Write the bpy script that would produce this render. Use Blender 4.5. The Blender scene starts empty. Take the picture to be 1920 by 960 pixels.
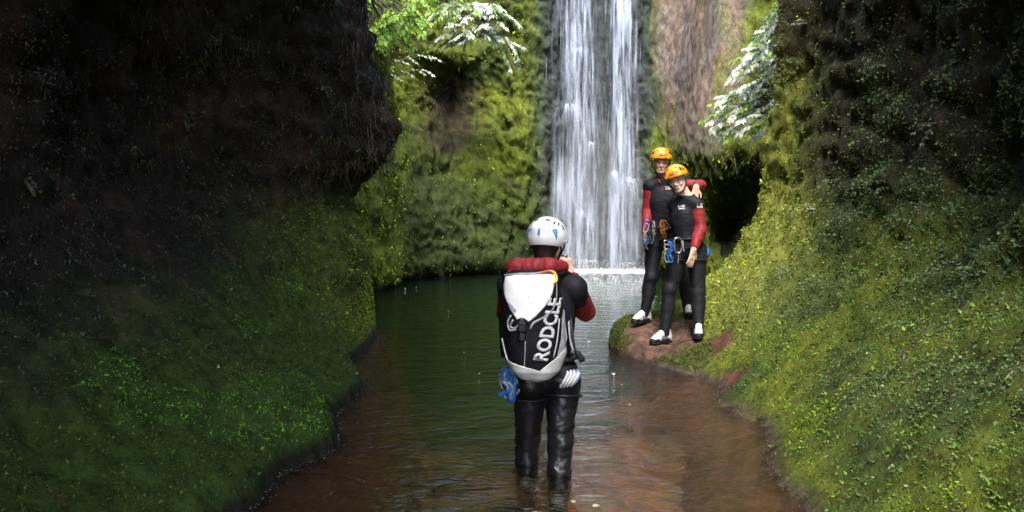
import bpy, math, random
import numpy as np
from mathutils import Vector, Matrix
random.seed(7)
rng = np.random.default_rng(11)
scene = bpy.context.scene
COL = scene.collection

# ------------------------------------------------------------------ camera
F_PX, CAM_Z, PITCH = 1450.0, 1.56, math.atan(99 / 1450.0)
cam_data = bpy.data.cameras.new('camera')
cam_data.sensor_width = 36.0
cam_data.lens = F_PX / 1920 * 36.0
cam_data.clip_start = 0.05
cam_data.clip_end = 500
cam = bpy.data.objects.new('camera', cam_data)
cam.location = (0, 0, CAM_Z)
cam.rotation_euler = (math.pi / 2 - PITCH, 0, 0)
COL.objects.link(cam)
scene.camera = cam

# ------------------------------------------------------------------ light
SUN_EL, SUN_AZ = math.radians(60), math.radians(184)     # azimuth measured from +Y towards +X
world = bpy.data.worlds.new('World')
scene.world = world
world.use_nodes = True
wn = world.node_tree
sky = wn.nodes.new('ShaderNodeTexSky')
sky.sky_type = 'NISHITA'
sky.sun_disc = False
sky.sun_elevation = SUN_EL
sky.sun_rotation = SUN_AZ
sky.dust_density = 3.0
bg = wn.nodes['Background']
bg.inputs['Strength'].default_value = 0.15
wn.links.new(sky.outputs[0], bg.inputs[0])
sd = bpy.data.lights.new('sun', 'SUN')
sd.energy = 1.5
sd.angle = math.radians(24)
sd.color = (1.0, 0.965, 0.9)
sun = bpy.data.objects.new('sun', sd)
d = Vector((math.sin(SUN_AZ) * math.cos(SUN_EL), math.cos(SUN_AZ) * math.cos(SUN_EL), math.sin(SUN_EL)))
sun.rotation_euler = d.to_track_quat('Z', 'Y').to_euler()
sun.location = d * 40
COL.objects.link(sun)
scene.view_settings.view_transform = 'Standard'
scene.view_settings.look = 'None'
scene.view_settings.exposure = 2.65
scene.view_settings.gamma = 1
scene.view_settings.use_curve_mapping = False
scene.cycles.use_denoising = True
scene.cycles.transparent_max_bounces = 24
scene.cycles.max_bounces = 8
scene.cycles.diffuse_bounces = 3
scene.cycles.caustics_reflective = False
scene.cycles.caustics_refractive = False
scene.cycles.sample_clamp_indirect = 6

# ------------------------------------------------------------------ helpers
_f = Vector((0, math.cos(PITCH), -math.sin(PITCH)))
_u = Vector((0, math.sin(PITCH), math.cos(PITCH)))


def at(px, py, Y):
    """point at distance Y along the gorge on the sight line of photo pixel (px, py)"""
    r = _f * F_PX + Vector((1, 0, 0)) * (px - 960) - _u * (py - 480)
    r *= Y / r.y
    return Vector((r.x, r.y, r.z + CAM_Z))


def A(px, py, Y):
    return np.array(at(px, py, Y))


def project(p):
    """photo pixel of world points (n,3)"""
    q = p - np.array([0, 0, CAM_Z])
    dep = q[:, 1] * _f.y + q[:, 2] * _f.z
    up = q[:, 1] * _u.y + q[:, 2] * _u.z
    dep = np.where(np.abs(dep) < 1e-6, 1e-6, dep)
    return 960 + F_PX * q[:, 0] / dep, 480 - F_PX * up / dep, dep


_perm = rng.permutation(256)
_perm = np.concatenate([_perm, _perm, _perm])
_grad = rng.normal(size=(256, 3))
_grad /= np.linalg.norm(_grad, axis=1)[:, None]


def perlin(p):
    p = np.asarray(p, float)
    i = np.floor(p).astype(int)
    f = p - i
    i &= 255
    w = f * f * f * (f * (f * 6 - 15) + 10)
    out = 0
    for dx in (0, 1):
        for dy in (0, 1):
            for dz in (0, 1):
                h = _perm[_perm[_perm[(i[:, 0] + dx) & 255] + ((i[:, 1] + dy) & 255)] + ((i[:, 2] + dz) & 255)]
                g = _grad[h]
                dd = (g * (f - np.array([dx, dy, dz]))).sum(1)
                ww = (w[:, 0] if dx else 1 - w[:, 0]) * (w[:, 1] if dy else 1 - w[:, 1]) * (w[:, 2] if dz else 1 - w[:, 2])
                out = out + dd * ww
    return out * 1.6


def fbm(p, scale=1.0, octaves=4, gain=0.5, ridged=False):
    p = np.asarray(p, float) * scale
    a, s, tot = 1.0, 0, 0
    for o in range(octaves):
        n = perlin(p * (2.03 ** o) + 17.3 * o)
        if ridged:
            n = 1 - 2 * np.abs(n)
        s = s + a * n
        tot += a
        a *= gain
    return s / tot


def smooth(e0, e1, x):
    t = np.clip((x - e0) / (e1 - e0), 0, 1)
    return t * t * (3 - 2 * t)


def tag(o, label=None, cat=None, group=None, kind=None):
    if label: o['label'] = label
    if cat: o['category'] = cat
    if group: o['group'] = group
    if kind: o['kind'] = kind
    return o


def mesh_np(name, verts, faces, mat=None, parent=None, col=None, smooth_shade=True, mats=None, mat_idx=None, attrs=None):
    """faces: (m,3) or (m,4) int array"""
    verts = np.asarray(verts, np.float32)
    faces = np.asarray(faces, np.int32)
    me = bpy.data.meshes.new(name)
    k = faces.shape[1]
    me.vertices.add(len(verts))
    me.vertices.foreach_set('co', verts.ravel())
    me.loops.add(faces.size)
    me.loops.foreach_set('vertex_index', faces.ravel())
    me.polygons.add(len(faces))
    me.polygons.foreach_set('loop_start', np.arange(0, faces.size, k, dtype=np.int32))
    me.polygons.foreach_set('loop_total', np.full(len(faces), k, np.int32))
    me.polygons.foreach_set('use_smooth', np.full(len(faces), smooth_shade))
    me.update(calc_edges=True)
    if col is not None:
        dom = 'POINT' if len(col) == len(verts) else 'FACE'
        at_ = me.attributes.new('col', 'FLOAT_COLOR', dom)
        c4 = np.ones((len(col), 4), np.float32)
        c4[:, :3] = col
        at_.data.foreach_set('color', c4.ravel())
    for an, av in (attrs or {}).items():
        at_ = me.attributes.new(an, 'FLOAT', 'POINT')
        at_.data.foreach_set('value', np.asarray(av, np.float32))
    for m in (mats or ([mat] if mat else [])):
        me.materials.append(m)
    if mat_idx is not None:
        me.polygons.foreach_set('material_index', np.asarray(mat_idx, np.int32))
    me.validate()
    o = bpy.data.objects.new(name, me)
    COL.objects.link(o)
    if parent: o.parent = parent
    return o


# ------------------------------------------------------------------ materials
def new_mat(name):
    m = bpy.data.materials.new(name)
    m.use_nodes = True
    nt = m.node_tree
    return m, nt, nt.nodes['Principled BSDF'], nt.nodes['Material Output']


def N(nt, typ, **kw):
    n = nt.nodes.new(typ)
    for k, v in kw.items():
        if k.startswith('i_'):
            key = k[2:]
            n.inputs[int(key) if key.isdigit() else key].default_value = v
        else:
            setattr(n, k, v)
    return n


def simple(name, color, rough=0.6, spec=0.5, metal=0.0, nscale=0, namp=0.15, bump=0.0, bscale=60, coat=0.0):
    """plain material with a slight procedural mottling and bump"""
    m, nt, b, out = new_mat(name)
    b.inputs['Roughness'].default_value = rough
    b.inputs['Specular IOR Level'].default_value = spec
    b.inputs['Metallic'].default_value = metal
    b.inputs['Coat Weight'].default_value = coat
    tc = N(nt, 'ShaderNodeTexCoord')
    no = N(nt, 'ShaderNodeTexNoise', i_Scale=nscale or 14.0, i_Detail=4.0)
    nt.links.new(tc.outputs['Object'], no.inputs['Vector'])
    ramp = N(nt, 'ShaderNodeMapRange')
    ramp.inputs[1].default_value = 0.3; ramp.inputs[2].default_value = 0.7
    ramp.inputs[3].default_value = 1 - namp; ramp.inputs[4].default_value = 1 + namp
    nt.links.new(no.outputs['Fac'], ramp.inputs[0])
    mul = N(nt, 'ShaderNodeVectorMath', operation='SCALE')
    mul.inputs[0].default_value = color[:3]
    nt.links.new(ramp.outputs[0], mul.inputs['Scale'])
    nt.links.new(mul.outputs[0], b.inputs['Base Color'])
    if bump:
        n2 = N(nt, 'ShaderNodeTexNoise', i_Scale=bscale, i_Detail=3.0)
        nt.links.new(tc.outputs['Object'], n2.inputs['Vector'])
        bp = N(nt, 'ShaderNodeBump', i_Strength=bump, i_Distance=0.01)
        nt.links.new(n2.outputs['Fac'], bp.inputs['Height'])
        nt.links.new(bp.outputs[0], b.inputs['Normal'])
    return m


def cliff_mat(name, rough=0.75, bump_d=0.05, spec=0.12):
    m, nt, b, out = new_mat(name)
    b.inputs['Roughness'].default_value = rough
    b.inputs['Specular IOR Level'].default_value = spec
    at_ = N(nt, 'ShaderNodeAttribute', attribute_name='col')
    geo = N(nt, 'ShaderNodeNewGeometry')
    mp = N(nt, 'ShaderNodeMapping')
    mp.inputs['Scale'].default_value = (1, 1, 0.55)
    nt.links.new(geo.outputs['Position'], mp.inputs[0])
    n1 = N(nt, 'ShaderNodeTexNoise', i_Scale=9.0, i_Detail=8.0, i_Roughness=0.7)
    nt.links.new(mp.outputs[0], n1.inputs['Vector'])
    r = N(nt, 'ShaderNodeMapRange')
    r.inputs[1].default_value = 0.32; r.inputs[2].default_value = 0.7
    r.inputs[3].default_value = 0.35; r.inputs[4].default_value = 1.6
    nt.links.new(n1.outputs['Fac'], r.inputs[0])
    sc = N(nt, 'ShaderNodeVectorMath', operation='SCALE')
    nt.links.new(at_.outputs['Color'], sc.inputs[0])
    nt.links.new(r.outputs[0], sc.inputs['Scale'])
    nt.links.new(sc.outputs[0], b.inputs['Base Color'])
    n2 = N(nt, 'ShaderNodeTexNoise', i_Scale=22.0, i_Detail=9.0, i_Roughness=0.72)
    nt.links.new(mp.outputs[0], n2.inputs['Vector'])
    bp = N(nt, 'ShaderNodeBump', i_Strength=1.0, i_Distance=bump_d)
    nt.links.new(n2.outputs['Fac'], bp.inputs['Height'])
    nt.links.new(bp.outputs[0], b.inputs['Normal'])
    return m


def leaf_mat(name, rough=0.55, spec=0.4, transl=0.35):
    m, nt, b, out = new_mat(name)
    b.inputs['Roughness'].default_value = rough
    b.inputs['Specular IOR Level'].default_value = spec
    at_ = N(nt, 'ShaderNodeAttribute', attribute_name='col')
    nt.links.new(at_.outputs['Color'], b.inputs['Base Color'])
    tr = N(nt, 'ShaderNodeBsdfTranslucent')
    nt.links.new(at_.outputs['Color'], tr.inputs['Color'])
    mx = N(nt, 'ShaderNodeMixShader', i_0=transl)
    nt.links.new(b.outputs[0], mx.inputs[1])
    nt.links.new(tr.outputs[0], mx.inputs[2])
    nt.links.new(mx.outputs[0], out.inputs['Surface'])
    return m


M_CLIFF = cliff_mat('wet_mossy_rock')
M_BANK = cliff_mat('mossy_bank_rock', 0.9, 0.05, 0.12)
M_SHADEROCK = cliff_mat('shade_darkened_rock', 0.95, 0.05, 0.08)  # for the left cliff, whose dark colour partly stands in for shade
M_LEAF = leaf_mat('leaf')
M_MOSS = leaf_mat('moss_leaf', rough=0.9, spec=0.06, transl=0.25)
M_TWIG = simple('twig', (0.06, 0.045, 0.03), 0.8)


# ------------------------------------------------------------------ cliffs
def crom(t, v, q):
    """cubic hermite with finite-difference tangents; t (n), v (n,k), q (m)"""
    v = np.asarray(v, float)
    if v.ndim == 1: v = v[:, None]
    n = len(t)
    sl = (v[1:] - v[:-1]) / (t[1:] - t[:-1])[:, None]
    tg = np.vstack([sl[:1], (sl[1:] + sl[:-1]) / 2, sl[-1:]])
    k = np.clip(np.searchsorted(t, q) - 1, 0, n - 2)
    h = (t[k + 1] - t[k])
    s = ((q - t[k]) / h)[:, None]
    h = h[:, None]
    return ((2 * s**3 - 3 * s**2 + 1) * v[k] + (s**3 - 2 * s**2 + s) * h * tg[k]
            + (-2 * s**3 + 3 * s**2) * v[k + 1] + (s**3 - s**2) * h * tg[k + 1])


def grid_normals(P):
    du = np.gradient(P, axis=0)
    dv = np.gradient(P, axis=1)
    n = np.cross(du, dv)
    n /= np.linalg.norm(n, axis=2)[..., None] + 1e-9
    return n


def cliff(name, st, zl, nu, nv, flip, disp, sculpt, colf, mat=None, zpow=1.25):
    zl = np.array(zl, float)
    base = np.array([s[:2] for s in st], float)
    dirs = np.array([s[2:4] for s in st], float)
    dirs /= np.linalg.norm(dirs, axis=1)[:, None]
    offs = np.array([s[4] for s in st], float)
    t = np.concatenate([[0], np.cumsum(np.linalg.norm(np.diff(base, axis=0), axis=1))])
    q = np.linspace(0, t[-1], nu)
    B = crom(t, base, q); D = crom(t, dirs, q); O = crom(t, offs, q)
    zz = zl[0] + (zl[-1] - zl[0]) * np.linspace(0, 1, nv) ** zpow
    OO = crom(zl, O.T, zz).T                                   # nu, nv
    P = np.empty((nu, nv, 3))
    P[..., :2] = B[:, None, :] + D[:, None, :] * OO[..., None]
    P[..., 2] = zz[None, :]
    for (c, r, v) in sculpt:
        q_ = (P - np.array(c)) / np.array(r)
        P += np.exp(-(q_ ** 2).sum(2))[..., None] * np.array(v)
    n = grid_normals(P) * flip
    P += n * disp(P.reshape(-1, 3)).reshape(nu, nv, 1)
    n = grid_normals(P) * flip
    idx = np.arange(nu * nv).reshape(nu, nv)
    fc = np.stack([idx[:-1, :-1], idx[1:, :-1], idx[1:, 1:], idx[:-1, 1:]], -1).reshape(-1, 4)
    if flip < 0: fc = fc[:, ::-1]
    V = P.reshape(-1, 3)
    col = colf(V, n.reshape(-1, 3))
    o = mesh_np(name, V, fc, mat or M_CLIFF, col=col)
    tag(o, kind='structure')
    return o, P, n


def sample(P, n, count, dens, margin=1.3):
    """random points on the surface grid, kept near the picture's field of view"""
    c = (P[:-1, :-1] + P[1:, :-1] + P[1:, 1:] + P[:-1, 1:]) / 4
    a = np.linalg.norm(np.cross(P[1:, :-1] - P[:-1, :-1], P[:-1, 1:] - P[:-1, :-1]), axis=2)
    cf = c.reshape(-1, 3)
    x, y, dep = project(cf)
    vis = (dep > 0.8) & (np.abs(x - 960) < 960 * margin) & (np.abs(y - 480) < 480 * margin + 120)
    w = a.ravel() * vis * np.clip(dens(cf, n[:-1, :-1].reshape(-1, 3)), 0, None)
    # more and smaller where near the camera
    cum = np.cumsum(w)
    k = np.searchsorted(cum, rng.random(count) * cum[-1])
    k = np.clip(k, 0, len(w) - 1)
    i, j = np.unravel_index(k, a.shape)
    s, t = rng.random(count)[:, None], rng.random(count)[:, None]
    p = (P[i, j] * (1 - s) * (1 - t) + P[i + 1, j] * s * (1 - t) + P[i + 1, j + 1] * s * t + P[i, j + 1] * (1 - s) * t)
    return p, n[i, j], w.sum()


def unit(v):
    return v / (np.linalg.norm(v, axis=1)[:, None] + 1e-9)


def leaves(p, nrm, L, W, droop=0.3, spread=0.8, fold=0.25, lift=0.0):
    """one folded rhombic leaf per point -> verts, quad faces"""
    m = len(p)
    d = unit(nrm * 0.5 + rng.normal(size=(m, 3)) * spread + np.array([0, 0, -droop]))
    side = unit(np.cross(d, rng.normal(size=(m, 3)) * 0.5 + nrm))
    up = np.cross(side, d)
    L = np.broadcast_to(L, m)[:, None]; W = np.broadcast_to(W, m)[:, None]
    b = p + nrm * np.broadcast_to(lift, m)[:, None]
    v = np.stack([b, b + d * L * 0.45 + side * W * 0.5 + up * W * fold,
                  b + d * L - up * L * 0.12, b + d * L * 0.45 - side * W * 0.5 + up * W * fold], 1)
    f = np.arange(4 * m).reshape(m, 4)
    return v.reshape(-1, 3), f


def clustered(p, nrm, k, rad):
    """replace each point by k around it"""
    P2 = np.repeat(p, k, 0); n2 = np.repeat(nrm, k, 0)
    j = rng.normal(size=P2.shape) * rad
    j -= n2 * (j * n2).sum(1)[:, None] * 0.6
    return P2 + j, n2


def colmix(a, b, t):
    return np.asarray(a) * (1 - t[:, None]) + np.asarray(b) * t[:, None]


def jitter(c, s=0.25):
    return np.clip(c * np.exp(rng.normal(size=(len(c), 1)) * s) * np.exp(rng.normal(size=c.shape) * s * 0.25), 0, 0.85)
# ================================================================== SETTING
# ---- pool bed
def bed_depth(x, y):
    p = np.stack([x, y, x * 0], 1)
    deep = smooth(5.6, 10.5, y + 0.9 * (1.0 - np.clip(x + 0.6, 0, 3)) * 0.4 - np.clip(x, 0, 3) * 0.9)
    dz = 0.34 + 0.13 * smooth(2.5, 5, y) + 2.4 * deep
    side = smooth(0.0, 0.55, x + 1.9) * smooth(0.0, 0.7, 2.1 - x)
    near = (1 - smooth(8, 11, y))
    dz = dz * (1 - near * (1 - side) * 0.75)
    return -dz + 0.05 * fbm(p, 1.3, 4) + 0.02 * fbm(p, 7, 3)


xs = np.linspace(-9, 9, 420); ys = np.concatenate([np.linspace(-6, 12, 520), np.linspace(12.1, 24, 80)])
X, Y_ = np.meshgrid(xs, ys, indexing='ij')
Z = bed_depth(X.ravel(), Y_.ravel())
V = np.stack([X.ravel(), Y_.ravel(), Z], 1)
ii = np.arange(len(V)).reshape(X.shape)
Fc = np.stack([ii[:-1, :-1], ii[1:, :-1], ii[1:, 1:], ii[:-1, 1:]], -1).reshape(-1, 4)
pt = fbm(V * [1, 1, 0], 0.9, 5)
pt2 = fbm(V * [1, .6, 0] + 40, 3.1, 4)
colb = colmix((0.36, 0.155, 0.085), (0.055, 0.03, 0.022), smooth(-.15, .2, pt + .25 * fbm(V * [1, 1, 0] + 9, 6, 3)))
colb = colmix(colb, (0.34, 0.24, 0.12), smooth(0.0, .35, pt2) * 0.7)
deepm = smooth(-0.6, -1.3, Z)
colb = colmix(colb, (0.035, 0.13, 0.05), deepm)
bed = mesh_np('pool_bed', V, Fc, cliff_mat('silt', 0.9, 0.01), col=colb)
tag(bed, kind='structure')

# ---- a wide ground sheet under everything
g = mesh_np('ground', [(-60, -60, -3.6), (60, -60, -3.6), (60, 60, -3.6), (-60, 60, -3.6)], [[0, 1, 2, 3]],
            simple('dark_soil', (0.05, 0.04, 0.03), 0.9))
tag(g, kind='structure')

# ---- water
m, nt, b, out = new_mat('pool_water')
nt.nodes.remove(b)
geo = N(nt, 'ShaderNodeNewGeometry')
mp = N(nt, 'ShaderNodeMapping'); mp.inputs['Scale'].default_value = (1.0, 1.9, 1)
nt.links.new(geo.outputs['Position'], mp.inputs[0])
w1 = N(nt, 'ShaderNodeTexNoise', i_Scale=3.2, i_Detail=3.0, i_Roughness=0.55, i_Distortion=0.6)
w2 = N(nt, 'ShaderNodeTexNoise', i_Scale=15.0, i_Detail=2.0)
nt.links.new(mp.outputs[0], w1.inputs['Vector']); nt.links.new(mp.outputs[0], w2.inputs['Vector'])
ad = N(nt, 'ShaderNodeMath', operation='MULTIPLY_ADD', i_1=0.26)
nt.links.new(w2.outputs['Fac'], ad.inputs[0]); nt.links.new(w1.outputs['Fac'], ad.inputs[2])
bp = N(nt, 'ShaderNodeBump', i_Strength=1.0, i_Distance=0.032)
nt.links.new(ad.outputs[0], bp.inputs['Height'])
fr = N(nt, 'ShaderNodeFresnel', i_IOR=1.33)
nt.links.new(bp.outputs[0], fr.inputs['Normal'])
gl = N(nt, 'ShaderNodeBsdfGlossy', i_Roughness=0.03)
gl.inputs['Color'].default_value = (1, 1, 1, 1)
nt.links.new(bp.outputs[0], gl.inputs['Normal'])
tr = N(nt, 'ShaderNodeBsdfTransparent')
rf = N(nt, 'ShaderNodeBsdfRefraction', i_Roughness=0.06, i_IOR=1.33)
nt.links.new(bp.outputs[0], rf.inputs['Normal'])
mt = N(nt, 'ShaderNodeMixShader', i_0=0.5)
nt.links.new(tr.outputs[0], mt.inputs[1]); nt.links.new(rf.outputs[0], mt.inputs[2])
mx = N(nt, 'ShaderNodeMixShader')
nt.links.new(fr.outputs[0], mx.inputs[0]); nt.links.new(mt.outputs[0], mx.inputs[1]); nt.links.new(gl.outputs[0], mx.inputs[2])
nt.links.new(mx.outputs[0], out.inputs['Surface'])
va = N(nt, 'ShaderNodeVolumeAbsorption', i_Density=0.5)
va.inputs['Color'].default_value = (0.50, 0.62, 0.30, 1)
vs_ = N(nt, 'ShaderNodeVolumeScatter', i_Density=0.10)
vs_.inputs['Color'].default_value = (0.16, 0.42, 0.22, 1)
av = N(nt, 'ShaderNodeAddShader')
nt.links.new(va.outputs[0], av.inputs[0]); nt.links.new(vs_.outputs[0], av.inputs[1])
nt.links.new(av.outputs[0], out.inputs['Volume'])
M_WATER = m
wx0, wx1, wy0, wy1, wz = -9.0, 9.0, -6.0, 22.0, -3.4
wv = [(wx0, wy0, wz), (wx1, wy0, wz), (wx1, wy1, wz), (wx0, wy1, wz), (wx0, wy0, 0), (wx1, wy0, 0), (wx1, wy1, 0), (wx0, wy1, 0)]
wf = [(0, 3, 2, 1), (4, 5, 6, 7), (0, 1, 5, 4), (1, 2, 6, 5), (2, 3, 7, 6), (3, 0, 4, 7)]
water = mesh_np('water', wv, wf, M_WATER, smooth_shade=False)
tag(water, kind='structure')

# ---- left cliff
ZL = [-3, -.3, 0, .12, .3, .6, 1, 1.5, 2, 3, 4, 6, 9]
near = [-1.0, -.45, 0, .04, .32, .85, 1.35, 1.75, 1.95, 1.75, 1.05, -.8, -2.1]  # unseen top levels lean out over the gorge, shaped to shade the wall
mid = [-.8, -.35, 0, .02, .2, .6, .95, 1.2, 1.25, 1.0, .4, -.8, -2.0]
end = [-.4, -.2, 0, .03, .05, .08, .1, .12, -.08, .02, .12, -.0, -.6]
e2 = [-.1, -.1, 0, .0, .0, .0, .05, .05, .0, .0, .1, .1, -.2]
LS = [(-1.7, -6, -1, 0, near), (-1.7, -3, -1, 0, near), (-1.6, 0, -1, 0, near), (-1.5, 2.5, -1, .05, near), (-1.50, 3.4, -1, .05, near),
      (-1.33, 3.9, -1, .1, near), (-1.34, 4.35, -1, .12, near), (-1.14, 4.82, -1, .12, near), (-1.30, 5.5, -1, .1, near), (-1.27, 6.3, -1, .1, near), (-1.58, 7.3, -1, .05, mid),
      (-1.56, 8.5, -1, 0, end), (-1.66, 9.5, -1, 0.1, end), (-2.3, 10.3, -.5, -.8, e2), (-3.8, 10.6, 0, -1, e2), (-7, 10.7, 0, -1, e2)]


def disp_left(p):
    s = p * [1, 1, .8]
    k = .18 + .82 * smooth(.0, .7, p[:, 2])
    return k * (0.16 * fbm(s, .8, 3) + .09 * fbm(s, 2.6, 4, .55, True) - .085 * fbm(p + 5, 4.5, 3, .5, True)) + smooth(.9, 1.8, p[:, 2]) * .13 * fbm(p * [.6, .6, 1.5] + 30, 1.5, 3, .5, True) + .035 * fbm(p, 11, 3) - .02


NOTCH = tuple(A(690, 362, 8.9))
sculpt_left = [(NOTCH, (.55, .7, .30), (-.5, .0, 0.06)), (tuple(A(700, 290, 8.9)), (.5, .7, .45), (.12, 0, 0)),
               (tuple(A(660, 560, 9.0)), (.6, .6, .5), (-.12, 0, 0))]


def zone_left(p):
    """patches: green cushions low down, lighter towards the pool end"""
    q = fbm(p, 1.1, 4)
    far = smooth(6.3, 8.6, p[:, 1])
    low = smooth(1.25, .35, p[:, 2] + .35 * q)
    return q, far, low


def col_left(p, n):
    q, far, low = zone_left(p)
    c = colmix((0.022, 0.019, 0.016), (0.055, 0.034, 0.024), smooth(0, .5, fbm(p + 9, 1.7, 3)))  # dark rock, lowered further so the colour carries the overhang's shade
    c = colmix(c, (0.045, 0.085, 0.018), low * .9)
    c = colmix(c, (0.075, 0.095, 0.02), smooth(6.8, 8.6, p[:, 1] + .4 * q) * smooth(1.9, 1.1, p[:, 2] + .3 * q))  # pool end brightened in place of light on its face
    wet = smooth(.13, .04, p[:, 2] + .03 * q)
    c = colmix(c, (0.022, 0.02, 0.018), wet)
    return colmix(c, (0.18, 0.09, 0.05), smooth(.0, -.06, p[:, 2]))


cl, PL, NL = cliff('cliff', LS, ZL, 520, 210, -1, disp_left, sculpt_left, col_left, M_SHADEROCK)

# ---- right cliff
near = [-1.0, -.45, 0, .17, .40, .76, 1.14, 1.42, 1.5, 1.42, 1.25, .9, 1.4]
m2 = [-1.0, -.45, 0, .14, .38, .8, 1.15, 1.35, 1.45, 1.45, 1.4, 1.2, 1.5]
r3 = [-.2, -.1, 0, .04, .12, .36, .8, 1.08, 1.27, 1.42, 1.48, 1.45, 1.6]
r4 = [-.1, -.1, 0, .02, .1, .3, .6, .8, .9, 1.0, 1.0, 1.0, 1.0]
RS = [(1.3, -6, 1, 0, near), (1.3, -3, 1, 0, near), (1.25, 0, 1, 0, near), (1.38, 2.5, 1, 0, near), (1.36, 3.3, 1, 0, near), (1.54, 3.9, 1, 0, near), (1.52, 4.35, 1, 0, near),
      (1.66, 4.82, 1, 0, near), (1.80, 5.35, 1, 0, near), (1.66, 5.97, 1, 0, m2), (1.80, 6.4, 1, 0, m2), (1.72, 6.8, 1, 0, m2), (1.86, 7.9, 1, 0.02, r3), (1.93, 9.0, 1, .1, r3),
      (2.35, 9.9, .7, -.7, r4), (3.6, 10.5, .1, -1, r4), (7.5, 10.8, 0, -1, r4)]


def disp_right(p):
    k = .3 + .7 * smooth(.0, .6, p[:, 2])
    return k * .13 * fbm(p, .8, 3) + .07 * fbm(p, 2.4, 4, .55, True) * smooth(0, 1.0, p[:, 2]) - k * .085 * fbm(p + 5, 4.2, 3, .5, True) + smooth(1.0, 1.8, p[:, 2]) * .10 * fbm(p * [.6, .6, 1.5] + 30, 1.7, 3, .5, True) + .03 * fbm(p, 9, 3) - .01


BARE = [(at(1440, 662, 5.9), .08), (at(1495, 722, 5.1), .07), (at(1715, 672, 4.6), .09), (at(1668, 740, 4.3), .05), (at(1372, 715, 6.3), .17),
        (at(1345, 640, 7.2), .16)]


def bare_mask(p):
    m_ = 0
    for c, r in BARE:
        dd = np.linalg.norm((p - np.array(c)) / [1, 1.6, 1], axis=1)
        m_ = np.maximum(m_, smooth(1.25, .75, dd / r + .35 * perlin(p * 9)))
    return m_


def col_right(p, n):
    q = fbm(p + 5, .9, 4)
    c = colmix((0.06, 0.08, 0.022), (0.11, 0.13, 0.018), smooth(-.2, .35, q))
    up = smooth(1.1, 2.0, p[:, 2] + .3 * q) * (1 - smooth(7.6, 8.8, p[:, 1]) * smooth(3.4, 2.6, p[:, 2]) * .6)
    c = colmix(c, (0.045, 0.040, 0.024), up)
    c = colmix(c, (0.19, 0.205, 0.04), smooth(0, 1.5, p[:, 1] + .5 * q - 6.3 - np.clip(p[:, 2] - .7, 0, 1.7) * 1.15) * smooth(3.6, 2.6, p[:, 2]))  # yellow-green moss rim, its sunlight put into the colour
    c = colmix(c, (0.13, 0.062, 0.042), bare_mask(p))
    c = colmix(c, (0.07, 0.055, 0.04), smooth(.09, .02, p[:, 2] + .04 * q))
    return colmix(c, (0.24, 0.115, 0.065), smooth(.0, -.06, p[:, 2]))


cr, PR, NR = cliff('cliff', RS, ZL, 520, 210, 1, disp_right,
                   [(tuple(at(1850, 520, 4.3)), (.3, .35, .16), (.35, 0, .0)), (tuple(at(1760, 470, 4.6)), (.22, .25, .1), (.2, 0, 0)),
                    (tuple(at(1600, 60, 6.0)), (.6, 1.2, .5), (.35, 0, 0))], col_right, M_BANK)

# ---- back cliff (with the bulge on the left, the fall and the cave on the right)
ZB = [-3, -.3, 0, .25, .5, 1, 1.6, 2.4, 3.4, 4.6, 6, 8, 11]
b0 = [0, .15, .12, .0, .0, .0, .05, .1, .15, .25, .4, .6, .9]
bulge = [0, .2, .15, .05, 0, .05, .02, .08, .15, .3, .5, .7, 1.0]
rec = [0, .3, .3, .0, .05, .15, .25, .45, .75, 1.05, 1.2, 1.4, 1.7]
fallp = [0, .3, .3, .2, .15, .1, .1, .1, .1, .1, .12, .2, .5]
rp = [0, .2, .2, .1, .1, .2, .3, .45, .6, .7, .9, 1.2, 1.6]
cv = [0, .1, .1, .1, .1, .1, .1, -.02, .1, .4, .8, 1.4, 2]
BS = [(-8, 10.9, -.3, 1, b0), (-4.6, 11.4, -.5, 1, b0), (-3.0, 12.4, -.9, .5, b0), (-2.42, 13.4, -1, .25, bulge), (-2.14, 14.5, -1, .2, bulge),
      (-2.05, 15.5, -1, .5, rec), (-1.3, 16.5, -.5, 1, rec), (-.2, 17.3, -.3, 1, rec), (.7, 18.2, -.2, 1, fallp), (1.4, 18.7, 0, 1, fallp),
      (2.2, 18.85, 0, 1, fallp), (2.9, 18.6, .1, 1, fallp), (3.25, 17.8, .6, 1, rp), (3.3, 16.4, 1, .3, rp), (3.36, 15.0, 1, .2, cv),
      (3.75, 14.0, .4, 1, cv), (4.6, 13.6, .1, 1, cv), (5.8, 13.2, .1, 1, cv), (8.5, 12.6, .1, 1, cv)]


def disp_back(p):
    s = p * [1, 1, .6]
    fx = np.exp(-((p[:, 0] - 1.95) / 1.1) ** 2) * smooth(16.8, 18, p[:, 1])
    a = .30 * fbm(s, .55, 3) + .16 * fbm(s, 1.7, 3, .55, True) - .17 * fbm(p * [1, 1, .75] + 3, 2.9, 4, .55, True) + .05 * fbm(p, 8, 3)
    x, y, dep = project(p)
    br = smooth(1200, 1250, x) * smooth(1440, 1380, x) * smooth(340, 220, y)
    return a * (1 - .7 * fx) * (1 - .75 * br) - .05


CAVE = A(1392, 420, 13.7)
HOLE = A(850, 195, 17.2)
sculpt_back = [(tuple(CAVE), (.36, 1.0, .62), (.15, 1.7, -.1)), (tuple(HOLE), (1.0, 1.2, 1.0), (-.2, 1.0, .25)), (tuple(A(815, 330, 16.8)), (.5, 1.0, .5), (-.1, .45, 0)),
               (tuple(A(975, 250, 17.9)), (.32, .9, 1.4), (.0, -.35, 0)), (tuple(A(1450, 290, 13.2)), (.8, .8, .4), (0, -.45, 0)),
               (tuple(A(860, 100, 17.6)), (.9, .8, .28), (0, -.5, 0))]


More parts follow.
